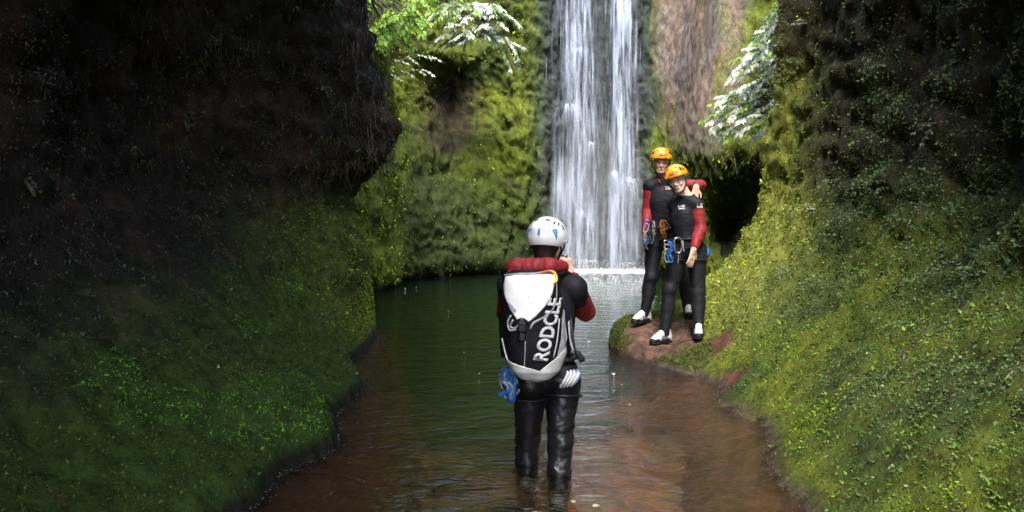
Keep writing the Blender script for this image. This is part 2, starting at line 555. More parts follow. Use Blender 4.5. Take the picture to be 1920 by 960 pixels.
def back_zones(p):
    x, y, dep = project(p)                                 # where the plants of the far wall grow, measured on the photo
    q = fbm(p, .8, 4)
    fall = smooth(985, 1035, x + 25 * q) * smooth(1250, 1195, x + 25 * q)      # wet dark rock behind the fall
    brown = smooth(1215, 1250, x + 40 * q) * smooth(1420, 1370, x + 30 * q) * smooth(300, 215, y + 60 * q + np.abs(x - 1310) * .25)
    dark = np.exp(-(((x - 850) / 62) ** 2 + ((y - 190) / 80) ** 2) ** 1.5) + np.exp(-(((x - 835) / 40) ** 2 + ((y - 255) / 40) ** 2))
    cave = np.exp(-(((x - 1392) / 56) ** 2 + ((y - 415) / 92) ** 2) ** 2)
    return x, y, q, fall, brown, np.clip(dark, 0, 1), cave


def lowwall(x, y, q):
    """darker olive tone on the lower part of the wall left of the fall"""
    return smooth(752, 785, x + 20 * q) * smooth(1010, 985, x) * smooth(300, 380, y + .55 * (x - 860) * -1 + 70 * q)


def col_back(p, n):
    x, y, q, fall, brown, dark, cave = back_zones(p)
    c = colmix((0.042, 0.058, 0.010), (0.095, 0.12, 0.010), smooth(-.3, .4, q))  # darker than the leaves, painting shadow into the gaps between them
    c = colmix(c, (0.055, 0.045, 0.03), smooth(.2, .6, fbm(p + 31, 1.6, 4)) * .8)
    c = colmix(c, (0.024, 0.034, 0.010), lowwall(x, y, q) * .9)
    c = colmix(c, (0.036, 0.044, 0.042), fall)
    streak = fbm(p * [1, 1, .22] + 7, 2.2, 4)
    bc = colmix((0.175, 0.13, 0.10), (0.14, 0.125, 0.115), smooth(-.2, .4, streak))
    bc = colmix(bc, (0.13, 0.13, 0.035), smooth(.1, .5, fbm(p * [1, 1, .3] + 70, 1.5, 3)) * .8)
    c = colmix(c, bc, brown)
    c = colmix(c, (0.030, 0.022, 0.016), dark * .9)  # shade of the hollow put into the colour, on top of its dent
    c = colmix(c, (0.06, 0.065, 0.035), cave)
    return colmix(c, (0.02, 0.02, 0.018), smooth(.12, .03, p[:, 2]) * (1 - fall))


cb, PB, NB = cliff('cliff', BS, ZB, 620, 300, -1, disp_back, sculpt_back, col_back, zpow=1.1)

# ---- rock ledge the two people stand on
LED = np.array([(1.02, 8.45), (1.04, 8.05), (1.20, 7.58), (1.40, 7.12), (1.66, 6.72), (2.3, 6.6), (2.9, 7.5), (2.9, 9.6), (2.3, 10.1),
                (1.9, 9.7), (1.55, 9.45), (1.25, 9.1), (1.08, 8.75)])
nl, nr = 180, 90
tt = np.linspace(0, 13, 14); LC = np.vstack([LED, LED[:1]])
loop = crom(tt, LC, np.linspace(0, 13, nl))
cen = np.array([1.9, 8.3])
r_ = np.linspace(0, 1, nr)
Pg = np.empty((nl, nr, 3))


def ledge_top(x, y):
    return (.165 + .10 * smooth(7.75, 8.5, y) + .10 * smooth(1.5, 2.3, x) + .035 * fbm(np.stack([x, y, x * 0], -1).reshape(-1, 3), 1.7, 3).reshape(x.shape))


rr = np.where(r_ < .6, r_ / .6 * .78, .78 + (r_ - .6) / .4 * .22)
Pg[..., :2] = cen + (loop[:, None, :] - cen) * rr[None, :, None]
front = smooth(7.9, 7.2, Pg[..., 1])
zt = ledge_top(Pg[..., 0], Pg[..., 1]) * (1 - .75 * front * smooth(.6, .95, rr)[None, :])
edge = np.clip((r_ - .6) / .4, 0, 1)[None, :]
Pg[..., 2] = zt * (1 - edge ** 1.9) - .35 * edge ** 4
pf = Pg.reshape(-1, 3)
Pg = (pf + np.array([0, 0, 1]) * ((.035 * fbm(pf, 3.5, 3) - .025 * fbm(pf, 7, 3, .5, True)) * smooth(0, .06, pf[:, 2]))[:, None]
      + np.concatenate([(pf[:, :2] - cen) * .05 * fbm(pf, 3, 3)[:, None], np.zeros((len(pf), 1))], 1)).reshape(Pg.shape)
ix = np.arange(nl * nr).reshape(nl, nr)
fl = np.stack([ix[:-1, :-1], ix[:-1, 1:], ix[1:, 1:], ix[1:, :-1]], -1).reshape(-1, 4)
pf = Pg.reshape(-1, 3)


def ledge_moss(p):
    e = np.linalg.norm((p[:, :2] - np.array([1.62, 7.95])) / [.46, .62], axis=1) + .30 * fbm(p + 3, 2.2, 3)
    return smooth(.85, 1.1, e)


lc = colmix((0.14, 0.078, 0.055), (0.075, 0.045, 0.033), smooth(-.2, .3, fbm(pf, 5, 4)))
lc = colmix(lc, (0.08, 0.09, 0.025), ledge_moss(pf))
lc = colmix(lc, (0.07, 0.05, 0.04), smooth(.07, .01, pf[:, 2]))
ledge = mesh_np('ledge', pf, fl, cliff_mat('red_earth', .85, .015), col=lc)
tag(ledge, kind='structure')
NG = grid_normals(Pg); NG *= np.sign(NG[..., 2:3] + 1e-6)

# ================================================================== WATERFALL
m, nt, b, out = new_mat('falling_water')
nt.nodes.remove(b)
geo = N(nt, 'ShaderNodeNewGeometry')
mp = N(nt, 'ShaderNodeMapping'); mp.inputs['Scale'].default_value = (11, 3, .75)
nt.links.new(geo.outputs['Position'], mp.inputs[0])
n1 = N(nt, 'ShaderNodeTexNoise', i_Scale=1.0, i_Detail=6.0, i_Roughness=0.65)
nt.links.new(mp.outputs[0], n1.inputs['Vector'])
ra = N(nt, 'ShaderNodeMapRange'); ra.inputs[1].default_value = .42; ra.inputs[2].default_value = .72
nt.links.new(n1.outputs['Fac'], ra.inputs[0])
da = N(nt, 'ShaderNodeAttribute', attribute_name='dens')
mu = N(nt, 'ShaderNodeMath', operation='MULTIPLY', use_clamp=True)
nt.links.new(ra.outputs[0], mu.inputs[0]); nt.links.new(da.outputs['Fac'], mu.inputs[1])
df = N(nt, 'ShaderNodeBsdfDiffuse'); df.inputs[0].default_value = (.66, .74, .90, 1)
tl = N(nt, 'ShaderNodeBsdfTranslucent'); tl.inputs[0].default_value = (.66, .74, .90, 1)
mm = N(nt, 'ShaderNodeMixShader', i_0=.45)
nt.links.new(df.outputs[0], mm.inputs[1]); nt.links.new(tl.outputs[0], mm.inputs[2])
tp = N(nt, 'ShaderNodeBsdfTransparent')
mx = N(nt, 'ShaderNodeMixShader')
nt.links.new(mu.outputs[0], mx.inputs[0]); nt.links.new(tp.outputs[0], mx.inputs[1]); nt.links.new(mm.outputs[0], mx.inputs[2])
nt.links.new(mx.outputs[0], out.inputs['Surface'])
M_FALL = m

fv, ff, fd = [], [], []
nf = 0


def fall_sheet(pxl, pxr, Yf, strength, seed, top=10.5):
    """curved veil between two edge curves given by photo columns at height fractions"""
    global nf
    gu, gv = 70, 160
    zz = np.linspace(-.05, top, gv)
    fr_ = np.clip(zz / 6.3, 0, 1.6)
    xl = (np.interp(fr_, *pxl) - 960) / F_PX * 18; xr = (np.interp(fr_, *pxr) - 960) / F_PX * 18
    s = np.linspace(0, 1, gu)[:, None]
    x = xl * (1 - s) + xr * s
    Zg = np.broadcast_to(zz, x.shape)
    q = np.stack([x.ravel() * 2 + seed, Zg.ravel() * .25, x.ravel() * 0 + seed], 1)
    y = Yf + .18 * fbm(q, 1.2, 3).reshape(x.shape) - .1 * np.sin(s * math.pi)
    x = x + .05 * fbm(q + 20, 1, 3).reshape(x.shape)
    edge_ = smooth(0, .22, s) * smooth(1, .78, s)
    big = .40 + 1.5 * np.clip(fbm(np.stack([x.ravel() * 3, Zg.ravel() * .35, x.ravel() * 0 + seed], 1), 1, 3).reshape(x.shape), -.5, 1)
    fd.append((strength * edge_ * big * np.ones_like(x)).ravel())
    fv.append(np.stack([x, y, Zg], -1).reshape(-1, 3))
    i_ = np.arange(gu * gv).reshape(gu, gv) + nf
    ff.append(np.stack([i_[:-1, :-1], i_[1:, :-1], i_[1:, 1:], i_[:-1, 1:]], -1).reshape(-1, 4))
    nf += gu * gv


H = [0, .35, .7, 1.0, 1.6]
fall_sheet((H, [1026, 1030, 1034, 1038, 1044]), (H, [1138, 1126, 1116, 1106, 1100]), 18.05, 1.8, 1)
fall_sheet((H, [1034, 1038, 1044, 1050, 1052]), (H, [1118, 1116, 1110, 1102, 1096]), 17.8, .8, 2)
fall_sheet((H, [1118, 1132, 1142, 1144, 1144]), (H, [1208, 1202, 1196, 1190, 1180]), 18.05, 1.9, 3)
fall_sheet((H, [1122, 1136, 1144, 1144, 1144]), (H, [1196, 1186, 1178, 1172, 1165]), 17.8, 1.1, 4)
fall_sheet((H, [1026, 1030, 1036, 1040, 1046]), (H, [1212, 1206, 1200, 1192, 1182]), 18.25, .34, 5)
fall_sheet((H, [1024, 1026, 1030, 1040, 1046]), (H, [1214, 1206, 1200, 1192, 1182]), 17.5, .25, 6, top=2.6)

# strands: ribbons with a bright opaque middle, following each stream
STREAMS = [  # (centre column at heights H, spread px, weight, y)
    ([1060, 1062, 1064, 1066, 1068], 22, 1.0), ([1092, 1092, 1088, 1084, 1082], 14, 1.1), ([1120, 1116, 1110, 1100, 1096], 3, .7),
    ([1150, 1152, 1152, 1150, 1150], 5, 2.4), ([1172, 1168, 1160, 1154, 1152], 5, 1.3), ([1180, 1182, 1176, 1172, 1166], 8, 1.2), ([1140, 1142, 1146, 1146, 1146], 6, .6)]
ws = np.array([s_[2] for s_ in STREAMS]); ws /= ws.sum()
nrib = 1900
which = rng.choice(len(STREAMS), nrib, p=ws)
seg = 8
for k in range(nrib):
    cen_, sp, _w = STREAMS[which[k]]
    ln = rng.uniform(.25, 1.6); z0 = rng.uniform(-.05, 9.5)
    zz = z0 + np.linspace(0, ln, seg)
    off = rng.normal() * sp
    cx = (np.interp(zz / 6.3, H, cen_) + off - 960) / F_PX * 18 + .012 * np.sin(zz * rng.uniform(2, 5) + k)
    yy = 17.75 + .35 * rng.random() + .02 * np.sin(zz * 3 + k)
    wd = rng.uniform(.004, .02) * np.sin(np.linspace(.12, math.pi - .12, seg)) ** .6
    a_ = rng.uniform(-.9, .9)
    v = np.stack([np.stack([cx - wd * math.cos(a_), yy - wd * math.sin(a_), zz], 1), np.stack([cx, yy - wd * .7, zz], 1),
                  np.stack([cx + wd * math.cos(a_), yy + wd * math.sin(a_), zz], 1)], 1).reshape(-1, 3)
    i_ = np.arange(seg * 3).reshape(seg, 3) + nf
    fv.append(v); nf += seg * 3
    ff.append(np.concatenate([np.stack([i_[:-1, c], i_[:-1, c + 1], i_[1:, c + 1], i_[1:, c]], -1) for c in (0, 1)]))
    dd = np.tile([.1, .6, .1], seg) * rng.uniform(.2, 1.4)
    fd.append(dd)
# where the stream strikes the rock it leaps out and fans down
for (px, py, sx, hh, cnt) in [(1085, 92, .16, .9, 60), (1066, 198, .22, 1.1, 80), (1181, 335, .2, 1.1, 70), (1152, 325, .24, 1.3, 80), (1090, 400, .3, 1.1, 60), (1110, 268, .10, .7, 30)]:
    c = A(px, py, 17.75)
    for k in range(cnt):
        t = np.linspace(0, 1, seg) ** 1.3
        vx, vy = rng.normal() * sx, -abs(rng.normal()) * sx * .8
        hgt = hh * rng.uniform(.35, 1)
        cx = c[0] + rng.normal() * .035 + vx * t ** .7; yy = c[1] + vy * t ** .7
        zz = c[2] + rng.normal() * .03 + .05 * np.sin(np.minimum(t * 4, math.pi)) - hgt * t ** 1.7
        wd = rng.uniform(.004, .012) * np.linspace(1.3, .4, seg)
        v = np.stack([np.stack([cx - wd, yy, zz], 1), np.stack([cx, yy - wd, zz], 1), np.stack([cx + wd, yy, zz], 1)], 1).reshape(-1, 3)
        i_ = np.arange(seg * 3).reshape(seg, 3) + nf
        fv.append(v); nf += seg * 3
        ff.append(np.concatenate([np.stack([i_[:-1, c1_], i_[:-1, c1_ + 1], i_[1:, c1_ + 1], i_[1:, c1_]], -1) for c1_ in (0, 1)]))
        fd.append(np.repeat(np.linspace(1.3, 0, seg), 3) * rng.uniform(.3, .9))
fall = mesh_np('waterfall', np.concatenate(fv), np.concatenate(ff), M_FALL, attrs={'dens': np.concatenate(fd)})
tag(fall, kind='structure')

# foam and splash at its foot, clots where the water strikes the rock
OCT = np.array([(1, 0, 0), (-1, 0, 0), (0, 1, 0), (0, -1, 0), (0, 0, 1), (0, 0, -1)], float)
OCF = np.array([(0, 2, 4), (2, 1, 4), (1, 3, 4), (3, 0, 4), (2, 0, 5), (1, 2, 5), (3, 1, 5), (0, 3, 5)])


def drops(c, r):
    m_ = len(c)
    v = c[:, None, :] + OCT[None] * np.asarray(r).reshape(m_, 1, -1)
    f = (OCF[None] + 6 * np.arange(m_)[:, None, None]).reshape(-1, 3)
    return v.reshape(-1, 3), f


M_FOAM = simple('foam', (.82, .86, .92), .7, .3, nscale=30, namp=.08)
nd = 6500
cx = (rng.uniform(1028, 1212, nd) - 960) / F_PX * 18
zc = np.abs(rng.normal(size=nd)) * .022 + rng.random(nd) ** 9 * .4
yc = 17.55 + rng.normal(size=nd) * .22 - rng.exponential(.12, nd)
v1, f1 = drops(np.stack([cx, yc, zc], 1), (.003 + .018 * rng.random(nd) ** 2 * np.exp(-zc / .07))[:, None] * np.array([1.2, 1, .7]))
cs, rs = [], []
for (px, py, sx, sz, cnt) in [(1100, 492, .3, .10, 60), (1175, 495, .2, .08, 30)] or [(1085, 95, .05, .09, 260), (1066, 198, .07, .08, 300), (1181, 332, .08, .08, 240), (1150, 325, .07, .12, 260),
                              (1140, 350, .05, .2, 160), (1092, 400, .2, .4, 150), (1060, 470, .25, .25, 240), (1110, 480, .25, .2, 220),
                              (1165, 60, .05, .3, 120), (1120, 270, .03, .3, 80)]:
    c = A(px, py, 17.7)
    cnt *= 4
    fall_ = rng.exponential(1.0, cnt) if sz < .15 else np.abs(rng.normal(size=cnt)) * 1.2
    sp_ = sx * (.45 + .55 * np.sqrt(np.minimum(fall_, 4)))
    e_ = np.stack([rng.normal(size=cnt) * sp_, rng.normal(size=cnt) * .06, sz * (.6 - fall_ * 1.2)], 1)
    cs.append(c + e_); rs.append(np.repeat((rng.uniform(.0025, .0065, cnt) * np.exp(-fall_ * .25))[:, None], 3, 1) * [1, 1, 2.6])
v2, f2 = drops(np.concatenate(cs), np.concatenate(rs))
foam = mesh_np('foam', np.concatenate([v1, v2]), np.concatenate([f1, f2 + len(v1)]), M_FOAM)
tag(foam, kind='stuff')

# drifting spray at the foot of the fall
m, nt, b, out = new_mat('spray_mist')
nt.nodes.remove(b)
pv = N(nt, 'ShaderNodeVolumeScatter', i_Density=0.045)
pv.inputs['Color'].default_value = (.93, .95, 1, 1)
nt.links.new(pv.outputs[0], out.inputs['Volume'])
th, ph = np.meshgrid(np.linspace(0, 2 * math.pi, 33), np.linspace(0, math.pi, 17), indexing='ij')
Pm = np.stack([2.0 + 1.25 * np.cos(th) * np.sin(ph), 17.1 + 1.1 * np.sin(th) * np.sin(ph), 1.1 + 2.3 * np.cos(ph)], -1)
Pm[..., 2] = np.maximum(Pm[..., 2], .02)
i_ = np.arange(33 * 17).reshape(33, 17)
mist = mesh_np('mist', Pm.reshape(-1, 3), np.stack([i_[:-1, :-1], i_[:-1, 1:], i_[1:, 1:], i_[1:, :-1]], -1).reshape(-1, 4), m)
tag(mist, kind='stuff')
# ================================================================== PLANT COVER
def bake(name, sets, mat):
    vs, fs, cs, k = [], [], [], 0
    for v, f, c in sets:
        vs.append(v); fs.append(f + k); cs.append(c); k += len(v)
    o = mesh_np(name, np.concatenate(vs), np.concatenate(fs), mat, col=np.concatenate(cs), smooth_shade=False)
    tag(o, kind='stuff')
    return o


def dist_w(p):
    return 1 / np.clip(np.linalg.norm(p - [0, 0, CAM_Z], axis=1), 1.5, 30) ** 1.3


# left bank: upper creepers darkened to carry the shade there, green cushions below
def dens_ll(p, n):
    q, far, low = zone_left(p)
    return dist_w(p) * (.25 + 1.6 * low + 1.6 * far * smooth(3, 1.5, p[:, 2])) * smooth(.08, .2, p[:, 2]) * smooth(-.55, 0, fbm(p, 2.3, 3) + low * .4 + .4 * smooth(7, 8, p[:, 1]))


p, n, _ = sample(PL, NL, 330000, dens_ll)
q, far, low = zone_left(p)
dist = np.linalg.norm(p - [0, 0, CAM_Z], axis=1)
L = (.006 + .0018 * dist) * np.exp(np.clip(rng.normal(size=len(p)) * .42, -1, .75))
v, f = leaves(p, n, L, L * .7, droop=.15 + 0 * L.mean(), lift=rng.uniform(-.004, .02, len(p)))
vivid = smooth(.05, .35, fbm(p + 2, 1.1, 4) + .35 * np.exp(-((p[:, 1] - 4.9) / 1.1) ** 2) * smooth(1.2, .3, p[:, 2]) - .05) * low
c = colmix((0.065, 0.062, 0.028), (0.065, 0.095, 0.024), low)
c = colmix(c, (0.11, 0.26, 0.028), vivid)
c = colmix(c, (0.19, 0.25, 0.035), smooth(7.0, 8.8, p[:, 1] + .4 * q) * smooth(1.9, 1.1, p[:, 2] + .3 * q))  # lit rim by the pool, put into the leaf colour
c = colmix(c, (0.09, 0.035, 0.03), smooth(.35, .5, fbm(p + 60, 1.4, 3)) * .8)
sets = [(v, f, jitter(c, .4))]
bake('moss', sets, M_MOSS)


def dens_lc(p, n):
    x, y, dep = project(p)
    return dist_w(p) * smooth(.55, 1.2, p[:, 2]) * (.3 + 1.4 * smooth(-.1, .4, fbm(p + 12, 1.0, 3))) * (.15 + smooth(60, 150, y + .06 * (650 - x)))


p, n, _ = sample(PL, NL, 15000, dens_lc)
p, n = clustered(p, n, 7, .03)
L = rng.uniform(.014, .034, len(p))
v, f = leaves(p, n, L, L * .45, droop=.9, spread=.6, lift=.01 + .05 * rng.random(len(p)) ** 2)
c = jitter(colmix((0.05, 0.05, 0.034), (0.16, 0.16, 0.13), rng.random(len(p)) ** 3), .3)
s1 = (v, f, c)
# hanging grass on the nose of the left cliff and small tufts
def dens_lh(p, n):
    x, y, dep = project(p)
    return smooth(5.5, 7.5, p[:, 1]) * smooth(1.2, 1.9, p[:, 2]) * smooth(4.2, 3.0, p[:, 2]) * smooth(-.1, .3, fbm(p, 1.4, 3))


p, n, _ = sample(PL, NL, 14000, dens_lh)
L = rng.uniform(.06, .16, len(p))
v, f = leaves(p, n, L, .006, droop=1.1, spread=.35, lift=0.01)
c = jitter(colmix((0.06, 0.06, 0.025), (0.16, 0.13, 0.06), rng.random(len(p)) ** 2))
bake('creeper', [s1, (v, f, c)], M_LEAF)


# right bank
def dens_r(p, n):
    q = fbm(p + 5, 1.2, 3)
    return dist_w(p) * (1 - .97 * bare_mask(p)) * smooth(.03, .12, p[:, 2]) * (.35 + smooth(2.4, 1.2, p[:, 2]) * 1.2) * smooth(-.75, -.1, fbm(p, 2.6, 3) + .4 * smooth(1.6, .8, p[:, 2]))


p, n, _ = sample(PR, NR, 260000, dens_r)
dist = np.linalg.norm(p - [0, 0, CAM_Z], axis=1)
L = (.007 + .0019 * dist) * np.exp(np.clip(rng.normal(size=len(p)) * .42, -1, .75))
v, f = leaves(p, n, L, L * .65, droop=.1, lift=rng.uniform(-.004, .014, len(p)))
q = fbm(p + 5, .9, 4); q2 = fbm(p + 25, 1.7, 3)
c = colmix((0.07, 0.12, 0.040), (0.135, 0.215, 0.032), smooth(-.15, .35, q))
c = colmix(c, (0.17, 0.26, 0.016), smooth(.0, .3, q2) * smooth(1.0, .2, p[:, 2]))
c = colmix(c, (0.30, 0.34, 0.055), smooth(0, 1.6, p[:, 1] + .5 * q - 6.2 - np.clip(p[:, 2] - .7, 0, 1.7) * 1.15) * .85)  # rim leaves painted lighter to stand in for sun on them
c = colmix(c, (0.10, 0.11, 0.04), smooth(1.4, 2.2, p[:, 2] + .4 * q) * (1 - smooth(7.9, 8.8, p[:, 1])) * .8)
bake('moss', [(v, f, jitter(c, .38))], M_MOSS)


def dens_rc(p, n):
    x, y, dep = project(p)
    q = fbm(p * [1, 1, 1.2] + 3, 1.15, 3)
    return dist_w(p) * (1 - bare_mask(p)) * smooth(.15, .5, p[:, 2]) * (smooth(-.15, .25, q) + .12) * (1 - .85 * smooth(6.9, 8.0, p[:, 1])) \
        * (1 - .6 * smooth(200, 40, y) * smooth(1780, 1700, x))


p, n, _ = sample(PR, NR, 34000, dens_rc)
lowr = smooth(1.1, .6, p[:, 2])
p, n = clustered(p, n, 6, .022)
L = rng.uniform(.014, .036, len(p)) * (1 - .35 * smooth(1.0, .6, p[:, 2]))
v, f = leaves(p, n, L, L * .72, droop=.25, spread=.75, lift=.006 + .05 * rng.random(len(p)) ** 2)
c = colmix((0.10, 0.155, 0.05), (0.26, 0.32, 0.15), rng.random(len(p)) ** 1.5)
c = colmix(c, (0.19, 0.28, 0.11), smooth(1.3, 2.2, p[:, 2]) * .7)
bake('creeper', [(v, f, jitter(c, .3))], M_LEAF)


# far wall
def dens_b(p, n):
    x, y, q, fall_, brown, dark, cave = back_zones(p)
    return dist_w(p) * (1 - .93 * fall_) * (1 - .93 * brown) * (1 - .93 * dark) * (1 - cave) * smooth(-.45, .1, fbm(p + 8, 1.8, 3) + .1) * smooth(-.4, .1, fbm(p + 18, 6, 2)) * smooth(.05, .15, p[:, 2])


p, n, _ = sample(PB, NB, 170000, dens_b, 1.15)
L = rng.uniform(.03, .095, len(p))
v, f = leaves(p, n, L, L * .5, droop=.9, spread=.5, lift=rng.uniform(-.01, .09, len(p)))
x, y, q, fall_, brown, dark, cave = back_zones(p)
c = colmix((0.075, 0.11, 0.02), (0.19, 0.235, 0.018), smooth(-.35, .35, fbm(p + 14, .9, 4)))
c = colmix(c, (0.05, 0.065, 0.025), smooth(.1, .45, fbm(p + 44, 1.3, 3)))
c = colmix(c, (0.048, 0.072, 0.016), lowwall(x, y, q) * .8)
c = colmix(c, (0.36, 0.41, 0.045), smooth(690, 720, x) * smooth(790, 740, x) * .65)  # bulge moss painted brighter as its lit side
c = colmix(c, (0.05, 0.055, 0.04), smooth(960, 1010, x) * smooth(1260, 1220, x) * .8)
bake('moss', [(v, f, jitter(c, .5))], M_MOSS)

# ledge moss
p, n, _ = sample(Pg, NG, 42000, lambda p, n: ledge_moss(p) * smooth(.015, .05, p[:, 2]) * smooth(-.5, .1, fbm(p, 3, 3) + .3))
L = rng.uniform(.010, .024, len(p))
v, f = leaves(p, n, L, L * .6, droop=.0, lift=rng.uniform(-.003, .01, len(p)))
c = colmix((0.07, 0.09, 0.025), (0.15, 0.17, 0.035), smooth(-.3, .3, fbm(p, 2.5, 3)))
bake('moss', [(v, f, jitter(c))], M_MOSS)
# ================================================================== MODELLING TOOLS
def U(v):
    v = np.asarray(v, float)
    return v / (np.linalg.norm(v) + 1e-12)


class Sdf:
    """smooth union of simple solids on a local grid, meshed with surface nets: one continuous surface"""

    def __init__(self, vox=.006, k=.015):
        self.vox, self.k, self.ops = vox, k, []

    def cap(self, a, b, ra, rb=None, inf=0, flat=None, k=None, cut=False, cuta=False, sub=False):
        a, b = np.array(a, float), np.array(b, float)
        rb = ra if rb is None else rb
        ra, rb = ra + inf, rb + inf
        fk = (U(flat[0]), flat[1]) if flat else None

        def f(p):
            ab = b - a
            t = np.clip(((p - a) @ ab) / (ab @ ab + 1e-12), 0, 1)
            v = p - (a + t[..., None] * ab)
            d2 = (v * v).sum(-1)
            if fk is not None:
                d2 = d2 + (fk[1] ** 2 - 1) * (v @ fk[0]) ** 2
            d_ = np.sqrt(d2) - (ra + t * (rb - ra))
            if fk is not None: d_ = d_ / (1 + .5 * (fk[1] - 1))
            u_ = U(ab)
            if cut: d_ = np.maximum(d_, (p - b) @ u_)
            if cuta: d_ = np.maximum(d_, (a - p) @ u_)
            return d_
        R = max(ra, rb)
        self.ops.append((f, np.minimum(a, b) - R, np.maximum(a, b) + R, self.k if k is None else k, sub))
        return self

    def ell(self, c, r, M=None, inf=0, k=None, sub=False):
        c = np.array(c, float); r = np.array(r, float) + inf
        M = np.eye(3) if M is None else np.array(M)          # columns: local axes in world

        def f(p):
            q = (p - c) @ M
            k0 = np.linalg.norm(q / r, axis=-1); k1 = np.linalg.norm(q / (r * r), axis=-1)
            return k0 * (k0 - 1) / (k1 + 1e-9)
        self.ops.append((f, c - r.max(), c + r.max(), self.k if k is None else k, sub))
        return self

    def box(self, c, h, M=None, rad=.005, k=None, sub=False):
        c = np.array(c, float); h = np.array(h, float) - rad
        M = np.eye(3) if M is None else np.array(M)

        def f(p):
            q = np.abs((p - c) @ M) - h
            return np.linalg.norm(np.maximum(q, 0), axis=-1) + np.minimum(q.max(-1), 0) - rad
        R = np.linalg.norm(h) + rad
        self.ops.append((f, c - R, c + R, self.k if k is None else k, sub))
        return self

    def plane(self, pt, n):
        """keep the side n points away from"""
        pt = np.array(pt, float); n = U(n)
        self.ops.append((lambda p: -((p - pt) @ n), None, None, 0, True))
        return self

    def build(self, name, mat, parent=None, disp=None):
        vox = self.vox
        add = [o for o in self.ops if not o[4]]
        lo = np.min([o[1] for o in add], 0) - 4 * vox
        hi = np.max([o[2] for o in add], 0) + 4 * vox
        n = np.ceil((hi - lo) / vox).astype(int) + 1
        D = np.full(n, 1.0, np.float32)
        ax = [lo[i] + vox * np.arange(n[i]) for i in range(3)]
        for f, l, h, k, sub in self.ops:
            if l is None:
                s = [slice(0, n[i]) for i in range(3)]
            else:
                m_ = 2 * k + 3 * vox
                s = [slice(max(0, int((l[i] - m_ - lo[i]) / vox)), min(n[i], int((h[i] + m_ - lo[i]) / vox) + 2)) for i in range(3)]
            G = np.stack(np.meshgrid(ax[0][s[0]], ax[1][s[1]], ax[2][s[2]], indexing='ij'), -1)
            d_ = f(G)
            o = D[s[0], s[1], s[2]]
            if sub:
                kk = max(k, 1e-4)
                h_ = np.clip(.5 - .5 * (o + d_) / kk, 0, 1)
                D[s[0], s[1], s[2]] = o * (1 - h_) - d_ * h_ + kk * h_ * (1 - h_)
            else:
                kk = max(k, 1e-4)
                h_ = np.clip(.5 + .5 * (o - d_) / kk, 0, 1)
                D[s[0], s[1], s[2]] = o * (1 - h_) + d_ * h_ - kk * h_ * (1 - h_)
        V, F = nets(D, lo, vox)
        if disp is not None: V = disp(V)
        return mesh_np(name, V, F, mat, parent)


def nets(D, lo, vox):
    S = D < 0
    c = np.zeros(np.array(D.shape) - 1, np.int8)
    for i in (0, 1):
        for j in (0, 1):
            for k in (0, 1):
                c += S[i:i + c.shape[0], j:j + c.shape[1], k:k + c.shape[2]]
    act = (c > 0) & (c < 8)
    I = np.argwhere(act)
    idx = np.full(c.shape, -1, np.int64); idx[act] = np.arange(len(I))
    acc = np.zeros((len(I), 3)); cnt = np.zeros(len(I))
    cor = [(i, j, k) for i in (0, 1) for j in (0, 1) for k in (0, 1)]
    val = {q: D[I[:, 0] + q[0], I[:, 1] + q[1], I[:, 2] + q[2]] for q in cor}
    for q in cor:
        for a_ in range(3):
            if q[a_] == 0:
                r = list(q); r[a_] = 1; r = tuple(r)
                v0, v1 = val[q], val[r]
                m_ = (v0 < 0) != (v1 < 0)
                t = np.where(m_, v0 / np.where(m_, v0 - v1, 1), 0)
                pos = np.zeros((len(I), 3)) + np.array(q, float)
                pos[:, a_] += t
                acc += pos * m_[:, None]; cnt += m_
    V = lo + vox * (I + acc / cnt[:, None])
    F = []
    for a_ in range(3):
        b_, c_ = (a_ + 1) % 3, (a_ + 2) % 3
        s0 = [slice(None)] * 3; s1 = [slice(None)] * 3
        s0[a_] = slice(0, -1); s1[a_] = slice(1, None)
        ch = S[tuple(s0)] != S[tuple(s1)]
        E = np.argwhere(ch)
        E = E[(E[:, b_] > 0) & (E[:, c_] > 0) & (E[:, b_] < D.shape[b_] - 1) & (E[:, c_] < D.shape[c_] - 1)]
        fl_ = S[tuple(s0)][E[:, 0], E[:, 1], E[:, 2]]
        q = []
        for db, dc in ((-1, -1), (0, -1), (0, 0), (-1, 0)):
            e = E.copy(); e[:, b_] += db; e[:, c_] += dc
            q.append(idx[e[:, 0], e[:, 1], e[:, 2]])
        q = np.stack(q, 1)
        q[~fl_] = q[~fl_][:, ::-1]
        F.append(q)
    F = np.concatenate(F)
    return V, F[(F >= 0).all(1)]


